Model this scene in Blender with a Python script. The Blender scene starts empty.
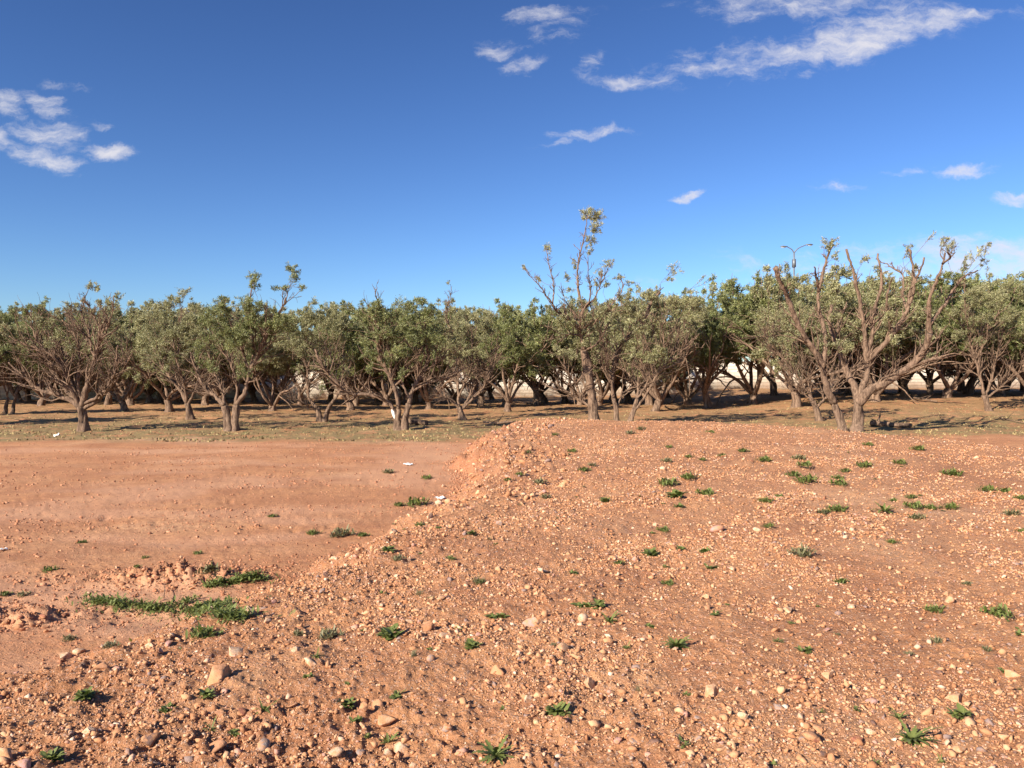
import bpy, bmesh, math, random
import numpy as np
from mathutils import Vector

# ------------------------------------------------------------------ camera, sky, sun, exposure
R = math.radians
scene = bpy.context.scene
COL = scene.collection
EYE = 2.0
F = 804.0
HZ = 374.0
PITCH = math.atan((384.0 - HZ) / F)

cd = bpy.data.cameras.new('camera')
cam = bpy.data.objects.new('camera', cd)
COL.objects.link(cam)
cd.sensor_width = 36.0
cd.lens = 36.0 * F / 1024.0
cd.clip_start = 0.05
cd.clip_end = 6000
cam.location = (0, 0, EYE)
cam.rotation_euler = (R(90) - PITCH, 0, 0)
scene.camera = cam

SUN_EL, SUN_AZ = 29.0, 46.0       # shadows run SUN_AZ degrees to the right of straight ahead
sd = bpy.data.lights.new('sun', 'SUN')
sun = bpy.data.objects.new('sun', sd)
COL.objects.link(sun)
sd.energy = 4.9
sd.angle = R(0.5)
sd.color = (1.0, 0.905, 0.77)
dirv = Vector((math.sin(R(SUN_AZ)) * math.cos(R(SUN_EL)), math.cos(R(SUN_AZ)) * math.cos(R(SUN_EL)), -math.sin(R(SUN_EL))))
sun.rotation_euler = dirv.to_track_quat('-Z', 'Y').to_euler()
sun.location = (-20, -20, 20)

scene.view_settings.view_transform = 'Standard'
scene.view_settings.look = 'None'
scene.view_settings.gamma = 1
scene.view_settings.use_curve_mapping = False
scene.view_settings.exposure = 1.0

world = bpy.data.worlds.new('World')
scene.world = world
world.use_nodes = True
wn, wl = world.node_tree.nodes, world.node_tree.links
wn.clear()
def W(t, **k):
    n = wn.new(t)
    for a, b in k.items():
        setattr(n, a, b)
    return n
wout = W('ShaderNodeOutputWorld')
wbg = W('ShaderNodeBackground')
wbg.inputs[1].default_value = 0.056
sky = W('ShaderNodeTexSky', sky_type='NISHITA', sun_disc=False, sun_elevation=R(SUN_EL), sun_rotation=R(180 + SUN_AZ),
        altitude=500, air_density=1.0, dust_density=0.35, ozone_density=2.2)
tint = W('ShaderNodeMix', data_type='RGBA', blend_type='MULTIPLY')
tint.inputs[0].default_value = 1.0
gm_ = W('ShaderNodeGamma'); gm_.inputs[1].default_value = 1.38; wl.new(sky.outputs[0], gm_.inputs[0]); wl.new(gm_.outputs[0], tint.inputs[6])
tint.inputs[7].default_value = (0.44, 0.53, 0.68, 1)
geo = W('ShaderNodeTexCoord')
sep = W('ShaderNodeSeparateXYZ')
wl.new(geo.outputs['Generated'], sep.inputs[0])
def WM(op, a, b=None, clamp=False):
    n = W('ShaderNodeMath', operation=op, use_clamp=clamp)
    for i, v in enumerate((a, b)):
        if v is None: continue
        if isinstance(v, (int, float)): n.inputs[i].default_value = v
        else: wl.new(v, n.inputs[i])
    return n.outputs[0]
ysafe = WM('MAXIMUM', sep.outputs[1], 0.05)
u_ = WM('DIVIDE', sep.outputs[0], ysafe)
v_ = WM('DIVIDE', sep.outputs[2], ysafe)
comb = W('ShaderNodeCombineXYZ')
wl.new(u_, comb.inputs[0]); wl.new(v_, comb.inputs[1])
# wispy warp of the cloud directions
nz = W('ShaderNodeTexNoise'); nz.inputs['Scale'].default_value = 14; nz.inputs['Detail'].default_value = 6
nz.inputs['Roughness'].default_value = 0.62
wl.new(comb.outputs[0], nz.inputs['Vector'])
sub = W('ShaderNodeVectorMath', operation='SUBTRACT'); wl.new(nz.outputs['Color'], sub.inputs[0]); sub.inputs[1].default_value = (.5, .5, .5)
scl = W('ShaderNodeVectorMath', operation='SCALE'); wl.new(sub.outputs[0], scl.inputs[0]); scl.inputs[3].default_value = 0.045
wv = W('ShaderNodeVectorMath', operation='ADD'); wl.new(comb.outputs[0], wv.inputs[0]); wl.new(scl.outputs[0], wv.inputs[1])
# (x, y, half width, half height, tilt degrees, density) of each cloud's bearing, in units of 1/804 of the distance
CL = [(12, 103, 26, 15, -8, 1), (46, 102, 26, 11, -22, 1), (52, 137, 38, 14, -5, 1), (42, 157, 42, 13, -16, .85), (108, 152, 30, 10, -3, 1),
      (66, 84, 34, 6, -9, .6), (103, 128, 18, 5, -8, .6), (0, 142, 22, 12, -12, 1),
      (496, 50, 24, 12, 0, .75), (540, 18, 38, 9, 8, .8), (525, 66, 30, 10, 5, .7), (622, 83, 40, 9, 2, .7), (590, 68, 26, 10, 40, .45), (560, 35, 45, 18, 20, .35),
      (850, 44, 110, 22, 13, 1), (755, 62, 125, 20, 6, .72), (905, 26, 105, 20, 6, .8), (800, 6, 120, 20, 3, .72), (690, 70, 60, 14, 3, .5), (940, 18, 60, 12, 3, .5),
      (806, 78, 18, 6, 25, .7), (590, 133, 46, 6, 4, .9), (566, 142, 30, 5, 18, .75), (685, 196, 22, 5, 12, 1), (825, 186, 50, 8, -3, .5), (962, 174, 36, 8, 3, .95), (912, 172, 36, 6, 8, .45),
      (1020, 198, 26, 7, 12, .9), (900, 264, 190, 26, 2, .62), (1005, 256, 130, 26, 2, 1.0), (860, 250, 70, 12, 4, .6), (205, 298, 26, 8, 0, .35), (655, 282, 40, 6, 4, .2)]
tot = None
for (cx, cy, a, b, th, k) in CL:
    mp = W('ShaderNodeMapping', vector_type='TEXTURE')
    mp.inputs['Location'].default_value = ((cx - 512) / F, (HZ - cy) / F, 0)
    mp.inputs['Rotation'].default_value = (0, 0, R(th))
    mp.inputs['Scale'].default_value = (a / F, b / F, 1)
    wl.new(wv.outputs[0], mp.inputs[0])
    ln = W('ShaderNodeVectorMath', operation='LENGTH'); wl.new(mp.outputs[0], ln.inputs[0])
    mr = W('ShaderNodeMapRange', interpolation_type='SMOOTHSTEP')
    mr.inputs[1].default_value = 1.5; mr.inputs[2].default_value = 0.2; mr.inputs[3].default_value = 0; mr.inputs[4].default_value = k
    wl.new(ln.outputs['Value'], mr.inputs[0])
    tot = mr.outputs[0] if tot is None else WM('MAXIMUM', tot, mr.outputs[0])
mp2 = W('ShaderNodeMapping'); mp2.inputs['Scale'].default_value = (1, 2.6, 1); mp2.inputs['Rotation'].default_value = (0, 0, R(-10))
wl.new(wv.outputs[0], mp2.inputs[0])
nz2 = W('ShaderNodeTexNoise'); nz2.inputs['Scale'].default_value = 16; nz2.inputs['Detail'].default_value = 9; nz2.inputs['Roughness'].default_value = 0.66
wl.new(mp2.outputs[0], nz2.inputs['Vector'])
thr = WM('SUBTRACT', WM('ADD', WM('MULTIPLY', tot, 1.0), WM('MULTIPLY', nz2.outputs[0], 2.6)), 1.52)
al = W('ShaderNodeMapRange', interpolation_type='SMOOTHSTEP')
al.inputs[1].default_value = 0.0; al.inputs[2].default_value = 1.25; al.inputs[3].default_value = 0; al.inputs[4].default_value = 0.92
wl.new(thr, al.inputs[0])
front = WM('GREATER_THAN', sep.outputs[1], 0.06)
alpha = WM('MULTIPLY', WM('MULTIPLY', al.outputs[0], front), WM('MINIMUM', WM('MULTIPLY', tot, 5.0), 1.0))
cm = W('ShaderNodeMix', data_type='RGBA')
wl.new(alpha, cm.inputs[0]); wl.new(tint.outputs[2], cm.inputs[6]); cm.inputs[7].default_value = (7.4, 7.25, 7.7, 1)
wl.new(cm.outputs[2], wbg.inputs[0])
wl.new(wbg.outputs[0], wout.inputs[0])

# ------------------------------------------------------------------ helpers
def hash2(ix, iy, s):
    n = (ix.astype(np.int64) * 374761393 + iy.astype(np.int64) * 668265263 + s * 974634777) & 0xffffffff
    n = ((n ^ (n >> 13)) * 1274126177) & 0xffffffff
    n = (n ^ (n >> 16)) & 0xffffffff
    return n / 4294967296.0
def noise(x, y, s=0):
    ix, iy = np.floor(x), np.floor(y)
    fx, fy = x - ix, y - iy
    ux, uy = fx * fx * fx * (fx * (fx * 6 - 15) + 10), fy * fy * fy * (fy * (fy * 6 - 15) + 10)
    def g(dx, dy):
        a = hash2(ix + dx, iy + dy, s) * 2 * np.pi
        return np.cos(a) * (fx - dx) + np.sin(a) * (fy - dy)
    a = g(0, 0) * (1 - ux) + g(1, 0) * ux
    b = g(0, 1) * (1 - ux) + g(1, 1) * ux
    return (a * (1 - uy) + b * uy) * 1.5
def fbm(x, y, o=4, s=0, gain=.5):
    t, a = 0, 1.0
    for i in range(o):
        t = t + a * noise(x, y, s + i * 17)
        x, y, a = x * 2.03 + 11.3, y * 2.03 + 5.7, a * gain
    return t
def sm(a, b, x):
    t = np.clip((x - a) / (b - a), 0, 1)
    return t * t * (3 - 2 * t)

def ray(px, py):
    v = Vector(((px - 512) / F, 1.0, -(py - 384) / F))
    c, s = math.cos(-PITCH), math.sin(-PITCH)
    return np.array((v.x, v.y * c - v.z * s, v.y * s + v.z * c))
def at(px, py, depth):
    r = ray(px, py)
    return np.array((0, 0, EYE)) + r * (depth / r[1])

def mesh_np(name, V, faces, mat=None, parent=None, attr=None, smooth=False):
    """faces: list of integer arrays (n,3) or (n,4)"""
    me = bpy.data.meshes.new(name)
    V = np.asarray(V, dtype=np.float32)
    me.vertices.add(len(V)); me.vertices.foreach_set('co', V.ravel())
    loops = np.concatenate([f.ravel() for f in faces]).astype(np.int32)
    tot = np.concatenate([np.full(len(f), f.shape[1], np.int32) for f in faces])
    st = np.concatenate([[0], np.cumsum(tot)[:-1]]).astype(np.int32)
    me.loops.add(len(loops)); me.loops.foreach_set('vertex_index', loops)
    me.polygons.add(len(tot)); me.polygons.foreach_set('loop_start', st)
    me.polygons.foreach_set('loop_total', tot)
    if smooth: me.polygons.foreach_set('use_smooth', np.ones(len(tot), bool))
    if attr:
        for k, v in attr.items():
            a = me.attributes.new(k, 'FLOAT', 'POINT'); a.data.foreach_set('value', np.asarray(v, np.float32))
    me.update(calc_edges=True)
    if mat: me.materials.append(mat)
    ob = bpy.data.objects.new(name, me)
    COL.objects.link(ob)
    if parent: ob.parent = parent
    return ob
def tag(o, label=None, cat=None, group=None, kind=None):
    if label: o['label'] = label
    if cat: o['category'] = cat
    if group: o['group'] = group
    if kind: o['kind'] = kind
    return o
def empty(name, loc, rz=0):
    o = bpy.data.objects.new(name, None); COL.objects.link(o)
    o.location = loc; o.rotation_euler = (0, 0, rz); o.empty_display_size = .2
    return o
def copy_tree(root, loc, rz, scale):
    r = root.copy(); COL.objects.link(r)
    r.location = loc; r.rotation_euler = (0, 0, rz); r.scale = scale
    for ch in list(root.children):
        c = ch.copy(); COL.objects.link(c); c.parent = r
    return r

class Nodes:
    def __init__(s, name):
        s.m = bpy.data.materials.new(name); s.m.use_nodes = True
        s.t = s.m.node_tree; s.t.nodes.clear()
        s.out = s.n('ShaderNodeOutputMaterial'); s.b = s.n('ShaderNodeBsdfPrincipled')
        s.l(s.b.outputs[0], s.out.inputs[0])
        s.b.inputs['Roughness'].default_value = .9
        s.b.inputs['Specular IOR Level'].default_value = .25
    def n(s, t, **k):
        n = s.t.nodes.new(t)
        for a, b in k.items(): setattr(n, a, b)
        return n
    def l(s, a, b): s.t.links.new(a, b)
    def val(s, sock, v):
        if isinstance(v, (int, float)): sock.default_value = v
        elif isinstance(v, tuple): sock.default_value = v if len(v) == 4 or sock.type == 'VECTOR' else v + (1,)
        else: s.l(v, sock)
    def obj(s): return s.n('ShaderNodeTexCoord').outputs['Object']
    def noise(s, scale, detail=4, rough=.55, vec=None, col=False):
        n = s.n('ShaderNodeTexNoise'); n.inputs['Scale'].default_value = scale; n.inputs['Detail'].default_value = detail
        n.inputs['Roughness'].default_value = rough
        s.l(vec if vec is not None else s.obj(), n.inputs['Vector'])
        return n.outputs['Color' if col else 'Fac']
    def voro(s, scale, out='Color', vec=None, feat='F1'):
        n = s.n('ShaderNodeTexVoronoi', feature=feat); n.inputs['Scale'].default_value = scale
        s.l(vec if vec is not None else s.obj(), n.inputs['Vector'])
        return n.outputs[out]
    def ramp(s, f, a, b, lo=0., hi=1.):
        n = s.n('ShaderNodeMapRange', interpolation_type='SMOOTHSTEP')
        s.val(n.inputs[0], f); n.inputs[1].default_value = a; n.inputs[2].default_value = b; n.inputs[3].default_value = lo; n.inputs[4].default_value = hi
        return n.outputs[0]
    def mix(s, f, a, b, mode='MIX'):
        n = s.n('ShaderNodeMix', data_type='RGBA', blend_type=mode)
        s.val(n.inputs[0], f); s.val(n.inputs[6], a); s.val(n.inputs[7], b)
        return n.outputs[2]
    def math(s, op, a, b=0., clamp=False):
        n = s.n('ShaderNodeMath', operation=op, use_clamp=clamp); s.val(n.inputs[0], a); s.val(n.inputs[1], b)
        return n.outputs[0]
    def attr(s, k): return s.n('ShaderNodeAttribute', attribute_name=k).outputs['Fac']
    def bump(s, h, dist, strength=1.0):
        n = s.n('ShaderNodeBump'); n.inputs['Distance'].default_value = dist; n.inputs['Strength'].default_value = strength
        s.l(h, n.inputs['Height']); s.l(n.outputs[0], s.b.inputs['Normal'])
    def color(s, c): s.val(s.b.inputs['Base Color'], c)
    def sepx(s, v, i):
        n = s.n('ShaderNodeSeparateXYZ'); s.l(v, n.inputs[0]); return n.outputs[i]

# ------------------------------------------------------------------ materials
SOIL_A, SOIL_B, SOIL_C = (.54, .260, .119), (.41, .181, .082), (.63, .385, .215)
def soil(name, fine=False):
    N = Nodes(name); o = N.obj()
    c = N.mix(N.ramp(N.noise(.9, 5, .6, o), .35, .65), SOIL_A, SOIL_B)
    c = N.mix(N.ramp(N.noise(.35, 4, .55, o), .5, .72, 0, .5), c, SOIL_C)
    c = N.mix(N.ramp(N.noise(7, 6, .7, o), .42, .68, 0, .55), c, (.33, .135, .07))
    c = N.mix(N.ramp(N.noise(38, 4, .7, o), .5, .72, 0, .45 if fine else .7), c, (.62, .35, .21))
    c = N.mix(N.math('MULTIPLY', N.attr('bank'), N.ramp(N.noise(2.5, 5, .7, o), .3, .7, .35, .85)), c, (.34, .130, .062))
    c = N.mix(N.ramp(N.noise(90, 3, .7, o), .52, .7, 0, .45), c, (.27, .115, .06))
    v = N.voro(75, 'Color', o); d = N.voro(75, 'Distance', o)
    pm = N.math('MULTIPLY', N.ramp(N.sepx(v, 0), .80 if fine else .66, .82 if fine else .68), N.ramp(d, .55, .40))
    pc = N.mix(N.sepx(v, 1), (.62, .42, .30), (.42, .20, .12))
    c = N.mix(N.math('MULTIPLY', pm, .4 if fine else .85), c, pc)
    if fine:
        c = N.mix(N.ramp(N.noise(3.2, 7, .75, o), .50, .64, 0, .55), c, (.34, .150, .078))
        c = N.mix(N.ramp(N.noise(24, 6, .8, o), .54, .64, 0, .55), c, (.31, .13, .068))
        c = N.mix(N.ramp(N.noise(13, 7, .8, o), .56, .66, 0, .4), c, (.66, .42, .27))
        g = N.attr('grass')
        gm = N.math('MULTIPLY', g, N.ramp(N.noise(1.3, 7, .75, o), .34, .55))
        c = N.mix(N.math('MULTIPLY', gm, .85), c, N.mix(N.ramp(N.noise(9, 4, .7, o), .35, .65), (.25, .19, .085), (.15, .135, .06)))
        sh = N.attr('dust')
        c = N.mix(N.math('MULTIPLY', sh, .45), c, (.60, .335, .205))
    N.color(c)
    h = N.math('ADD', N.math('MULTIPLY', N.noise(60, 6, .75, o), 1.0), N.math('MULTIPLY', N.noise(16, 4, .6, o), 1.6))
    h = N.math('ADD', h, N.math('MULTIPLY', pm, .3))
    N.bump(h, .014 if fine else .022, .9)
    return N.m
M_GROUND = soil('dry_red_earth', True)
M_MOUND = soil('stony_red_earth')
def stone_mat(name, cols):
    N = Nodes(name); o = N.obj(); r = N.attr('rnd')
    n = N.n('ShaderNodeValToRGB'); N.l(r, n.inputs[0]); cr = n.color_ramp; cr.interpolation = 'CONSTANT'
    while len(cr.elements) < len(cols): cr.elements.new(.5)
    for e, (p, c) in zip(cr.elements, cols): e.position = p; e.color = c + (1,)
    c = N.mix(N.ramp(N.noise(45, 5, .7, o), .4, .7, 0, .5), n.outputs[0], SOIL_A)
    N.color(c); N.bump(N.noise(110, 4, .7, o), .006, .7)
    return N.m
GRAV = [(0, (.44, .212, .105)), (.22, (.36, .16, .076)), (.40, (.54, .285, .148)), (.66, (.60, .355, .20)), (.80, (.66, .43, .29)), (.88, (.50, .27, .20)), (.935, (.25, .18, .16)), (.965, (.16, .09, .07)), (.985, (.72, .55, .40))]
M_GRAVEL = stone_mat('gravel_mix', GRAV)
STONE_COL = {'tan': (.58, .34, .20), 'orange': (.54, .27, .145), 'pale': (.66, .45, .30), 'grey': (.36, .27, .23), 'dark': (.17, .10, .08), 'pink': (.47, .26, .22), 'red': (.32, .12, .075), 'yellow': (.66, .47, .27)}
STONE_M = {}
for k, c in STONE_COL.items():
    N = Nodes('stone_' + k); o = N.obj()
    c2 = tuple(x * .80 for x in c); 
    cc = N.mix(N.ramp(N.noise(2.2, 6, .7, o), .38, .66), c, c2)
    cc = N.mix(N.ramp(N.noise(1.1, 5, .7, o), .42, .60, 0, .8), cc, SOIL_A)
    N.color(cc); N.bump(N.noise(5, 7, .75, o), .006, .8); STONE_M[k] = N.m
def bark():
    N = Nodes('olive_bark'); o = N.obj()
    mp = N.n('ShaderNodeMapping'); mp.inputs['Scale'].default_value = (1, 1, .22); N.l(o, mp.inputs[0])
    f = N.noise(16, 6, .7, mp.outputs[0])
    c = N.mix(N.ramp(f, .38, .62), (.085, .052, .034), (.27, .178, .118))
    c = N.mix(N.ramp(N.noise(2.2, 4, .6, o), .45, .7, 0, .6), c, (.23, .145, .098))
    N.color(c); N.bump(f, .05, 1); return N.m
M_BARK = bark()
def leafm(name, dark, mid, pale, back, tr=.30):
    N = Nodes(name); r = N.attr('rnd')
    n = N.n('ShaderNodeValToRGB'); N.l(r, n.inputs[0]); cr = n.color_ramp
    cr.elements.new(.5)
    for e, (p, c) in zip(cr.elements, ((0., dark), (.55, mid), (1., pale))): e.position = p; e.color = c + (1,)
    g = N.n('ShaderNodeNewGeometry')
    c = N.mix(N.math('MULTIPLY', g.outputs['Backfacing'], .8), n.outputs[0], back)
    N.color(c); N.b.inputs['Roughness'].default_value = .55
    N.b.inputs['Specular IOR Level'].default_value = .4
    t = N.n('ShaderNodeBsdfTranslucent'); N.l(c, t.inputs[0])
    m = N.n('ShaderNodeMixShader'); m.inputs[0].default_value = tr
    N.l(N.b.outputs[0], m.inputs[1]); N.l(t.outputs[0], m.inputs[2]); N.l(m.outputs[0], N.out.inputs[0])
    return N.m
M_LEAF = leafm('olive_leaves', (.070, .078, .024), (.215, .212, .075), (.66, .62, .33), (.44, .41, .23))
M_LEAF2 = leafm('olive_leaves_fresh', (.055, .078, .018), (.160, .180, .040), (.54, .53, .21), (.30, .31, .15))
M_WEED = leafm('weed_leaves', (.050, .078, .014), (.100, .150, .026), (.30, .31, .08), (.17, .19, .055), .15)
M_DULL = leafm('dry_weed_leaves', (.085, .10, .035), (.15, .15, .06), (.30, .25, .12), (.2, .18, .09), .15)

# ------------------------------------------------------------------ terrain shape
FOOT_PX = [(0, 712), (60, 690), (150, 655), (205, 636), (246, 618), (285, 596), (330, 572), (375, 545), (415, 528), (446, 508), (458, 492), (462, 478), (452, 468), (462, 455), (484, 444)]
def flatpt(px, py, z=0.):
    r = ray(px, py); t = (z - EYE) / r[2]; return (r[0] * t, r[1] * t)
POLY = [(-7.5, -8), (-6.5, -2), (-5.2, 2.2), (-3.9, 3.6)] + [flatpt(*p) for p in FOOT_PX] + [(-.55, 24.5), (.0, 27.5), (3, 28.0), (6.2, 27.2), (9.0, 24.5), (10.6, 21), (11.8, 17), (13.6, 14), (17, 11), (22, 3), (22, -8)]
POLY = np.array(POLY)
def polydist(x, y):
    """signed distance, positive inside"""
    d = np.full(x.shape, 1e9); ins = np.zeros(x.shape, bool)
    n = len(POLY)
    for i in range(n):
        ax, ay = POLY[i]; bx, by = POLY[(i + 1) % n]
        ex, ey = bx - ax, by - ay
        t = np.clip(((x - ax) * ex + (y - ay) * ey) / (ex * ex + ey * ey), 0, 1)
        d = np.minimum(d, np.hypot(x - ax - t * ex, y - ay - t * ey))
        if ay != by:
            c = ((ay > y) != (by > y)) & (x < ex * (y - ay) / ey + ax)
            ins ^= c
    return np.where(ins, d, -d)
def bell(x, y, cx, cy, a, b, th=0):
    c, s = math.cos(th), math.sin(th)
    u, v = (x - cx) * c + (y - cy) * s, -(x - cx) * s + (y - cy) * c
    return np.exp(-(u / a) ** 2 - (v / b) ** 2)
LEDGE = [flatpt(*p) for p in ((60, 612), (105, 592), (150, 585), (185, 582), (215, 590), (250, 596))]
def G(x, y):
    r = np.hypot(x, y)
    z = .05 * fbm(x * .10, y * .10, 3, 3) * sm(2, 12, r)
    z = z + .60 * sm(9, 20, x) * sm(28, 48, y) * (1 - sm(200, 400, r))
    orch = sm(22, 27, y + .8 * noise(x * .3, y * .3, 5))
    z = z + orch * (.07 * fbm(x * .55, y * 1.1, 4, 9) + .05 * np.abs(noise(x * 1.3, y * 2.0, 41)))
    z = z + (1 - orch) * (.012 * fbm(x * .5, y * .6, 3, 21) + .006 * fbm(x * 3, y * 3, 4, 22, .6))
    near = 1 - sm(14, 24, r)
    cl = np.maximum(fbm(x * 5, y * 5, 4, 31, .6), -.1)
    patch = sm(.0, .45, fbm(x * .45, y * .6, 3, 33))
    z = z + near * (.004 * fbm(x * 9, y * 9, 3, 35) + .012 * cl * patch)
    z = z - near * .016 * sm(.42, .7, fbm(x * 3.1, y * 3.6, 2, 36)) * (.3 + sm(0, .4, fbm(x * .3, y * .5, 2, 37)))
    # eroded ledge with clods on the left
    lx, ly = LEDGE[3]
    z = z + .11 * bell(x, y, LEDGE[3][0] - .05, LEDGE[3][1] + .05, .75, .28, -.05) * (1 + 1.1 * fbm(x * 5, y * 5, 4, 51, .6))
    z = z + .07 * bell(x, y, LEDGE[0][0] - .35, LEDGE[0][1] - .25, .7, .22, .25) * (1 + 1.3 * fbm(x * 5, y * 5, 4, 52, .6))
    z = z - .07 * bell(x, y, *flatpt(160, 617), 1.1, .25, -.08)
    # shallow ruts on the scraped field
    for k, (cx, cy, th) in enumerate(((-7, 14, .10), (-6, 15.6, .12), (-5, 9.6, -.05))):
        z = z - .018 * bell(x, y, cx, cy, 5, .16, th) * near
    return z
def Mz(x, y):
    d = polydist(x, y)
    d = d - .13 + .16 * fbm(x * 1.3, y * 1.3, 4, 61) * (1 + .05 * np.hypot(x, y))
    wdt = .58
    z = .52 * (1 - np.exp(-np.maximum(d, 0) / wdt)) + np.minimum(d, 0) * .6
    z = z + .045 * fbm(x * .45, y * .45, 3, 63) * sm(0, 1.5, d)
    # ridge of coarser spoil along the left shoulder, a hump at the far end
    z = z + .09 * bell(x, y, .35, 20.5, 1.5, 4.5, 0) + .09 * np.exp(-((d - .75) / .5) ** 2) * (y > 0) * sm(2.5, .5, x)
    z = z - .05 * bell(x, y, .2, 15.2, 1.6, .8, .3)
    r = np.hypot(x, y)
    rough = .55 + .65 * np.exp(-np.maximum(d, 0) / 1.6) + .3 * sm(.0, .5, fbm(x * .5, y * .5, 2, 65))
    far = 1 + sm(6, 20, r) * .4 + 1.6 * np.exp(-((d - .6) / .8) ** 2) * sm(9, 15, y) * sm(3, 0, x)
    z = z + 1.35 * rough * far * (.016 * fbm(x * 3.0, y * 3.0, 4, 67, .6) + .020 * np.maximum(fbm(x * 7, y * 7, 3, 71, .6), -.05) + .011 * np.maximum(noise(x * 22, y * 22, 73), -.1) * sm(14, 8, r) + .006 * noise(x * 45, y * 45, 75) * sm(7, 4, r))
    return z
def SURF(x, y):
    x = np.atleast_1d(np.asarray(x, float)); y = np.atleast_1d(np.asarray(y, float))
    return np.maximum(G(x, y), Mz(x, y))
def hit(px, py):
    """where the sight line of a picture point meets the terrain"""
    r = ray(px, py); ts = np.concatenate([np.arange(1.5, 12, .01), np.arange(12, 90, .06)]) / r[1]
    X, Y, Z = r[0] * ts, r[1] * ts, EYE + r[2] * ts
    b = np.nonzero(Z <= SURF(X, Y))[0]
    i = b[0] if len(b) else len(ts) - 1
    return X[i], Y[i], float(SURF(X[i], Y[i])[0])

def polar(name, rs, th, fn, mat, attrs=None, keep=None):
    rr, tt = np.meshgrid(rs, th, indexing='ij')
    x, y = rr * np.sin(tt), rr * np.cos(tt)
    z = fn(x.ravel(), y.ravel())
    V = np.stack([x.ravel(), y.ravel(), z], 1)
    nr, nt = rr.shape
    i = np.arange(nr - 1)[:, None] * nt; j = np.arange(nt)[None, :]; j2 = (j + 1) % nt
    Q = np.stack([i + j, i + nt + j, i + nt + j2, i + j2], -1).reshape(-1, 4)[:, ::-1]
    if keep is not None:
        k = keep(V); Q = Q[k[Q].any(1)]
        used = np.zeros(len(V), bool); used[Q.ravel()] = True
        idx = np.cumsum(used) - 1; Q = idx[Q]; V = V[used]
    at_ = {k: f(V) for k, f in (attrs or {}).items()}
    return mesh_np(name, V, [Q], mat, attr=at_, smooth=True)
def radii(segs):
    out = [segs[0][0]]
    for (a, b, k, cap) in segs:
        r = out[-1]
        while r < b:
            r += min(max(k * r * r, .004), cap); out.append(r)
    return np.array(out)
th = np.concatenate([np.linspace(R(-50), R(50), 900), np.linspace(R(50), R(310), 90)[1:-1]])
rs = np.concatenate([[.2, 1, 2], radii([(2.6, 82, .0010, .42)]), np.geomspace(84, 3500, 26)])
def grassattr(V):
    x, y = V[:, 0], V[:, 1]
    e = 23.6 + 1.1 * noise(x * .25, y * .1, 5) + .5 * noise(x * 1.1, y * .5, 6) + .9 * sm(5, 12, x)
    return sm(e - .5, e + 1.2, y) * (.6 + .4 * sm(42, 29, y)) * (1 - sm(75, 110, y))
ground = polar('ground', rs, th, lambda x, y: np.where(polydist(x, y) > .35, G(x, y) - .25, G(x, y)), M_GROUND,
               {'grass': grassattr, 'dust': lambda V: sm(-.1, .5, fbm(V[:, 0] * .25, V[:, 1] * .5, 3, 81)) * (V[:, 1] < 25)})
tag(ground, kind='structure')
rs = np.concatenate([[.15, .5, 1, 1.4, 1.8, 2.1], radii([(2.3, 31, .00115, .22)])])
mound = polar('earth_mound', rs, th, Mz, M_MOUND, {'bank': lambda V: np.exp(-(np.maximum(polydist(V[:, 0], V[:, 1]) - .1, 0) / 1.0) ** 2) * sm(9, 15, V[:, 1]) * sm(3, 0, V[:, 0])}, lambda V: V[:, 2] > G(V[:, 0], V[:, 1]) - .08)
tag(mound, kind='structure')

# ------------------------------------------------------------------ boundary wall and street lamp
def box_np(x0, x1, y0, y1, z0, z1):
    V = np.array([(x, y, z) for z in (z0, z1) for y in (y0, y1) for x in (x0, x1)], float)
    Q = np.array([(0, 2, 3, 1), (4, 5, 7, 6), (0, 1, 5, 4), (2, 6, 7, 3), (0, 4, 6, 2), (1, 3, 7, 5)])
    return V, Q
def wall_mat():
    N = Nodes('whitewashed_block'); o = N.obj()
    mp = N.n('ShaderNodeCombineXYZ'); s = N.n('ShaderNodeSeparateXYZ'); N.l(o, s.inputs[0])
    N.l(s.outputs[0], mp.inputs[0]); N.l(s.outputs[2], mp.inputs[1])
    b = N.n('ShaderNodeTexBrick'); N.l(mp.outputs[0], b.inputs['Vector'])
    b.inputs['Scale'].default_value = 1; b.inputs['Brick Width'].default_value = .8; b.inputs['Row Height'].default_value = .3
    b.inputs['Mortar Size'].default_value = .022; b.inputs['Mortar Smooth'].default_value = .3
    b.inputs['Color1'].default_value = (.80, .72, .60, 1); b.inputs['Color2'].default_value = (.72, .62, .50, 1); b.inputs['Mortar'].default_value = (.60, .51, .40, 1)
    c = N.mix(N.ramp(N.noise(.7, 6, .7, o), .45, .7, 0, .6), b.outputs[0], (.56, .43, .32))
    c = N.mix(N.ramp(N.math('ADD', s.outputs[2], N.math('MULTIPLY', N.noise(1.2, 5, .6, o), .8)), .50, .25, 0, .5), c, (.50, .27, .17))
    N.color(c); N.bump(N.math('ADD', N.math('MULTIPLY', b.outputs['Fac'], -1.), N.math('MULTIPLY', N.noise(6, 5, .6, o), .6)), .03, 1)
    return N.m
M_WALL = wall_mat()
N = Nodes('cement_capping'); N.color(N.mix(N.noise(2, 6, .7), (.50, .43, .35), (.36, .29, .23))); M_CAP = N.m
WA, WB = np.array((-75., 56.)), np.array((75., 82.))
wlen = float(np.hypot(*(WB - WA))); wang = math.atan2(*(WB - WA)[::-1])
wr = tag(empty('boundary_wall', (WA[0], WA[1], 0), wang), 'long whitewashed block wall closing the orchard behind the trunks', 'wall')
nseg = 60
xs = np.linspace(0, wlen, nseg + 1)
def wzs(x):
    px_, py_ = WA[0] + math.cos(wang) * x, WA[1] + math.sin(wang) * x
    return G(px_, py_)
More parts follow.
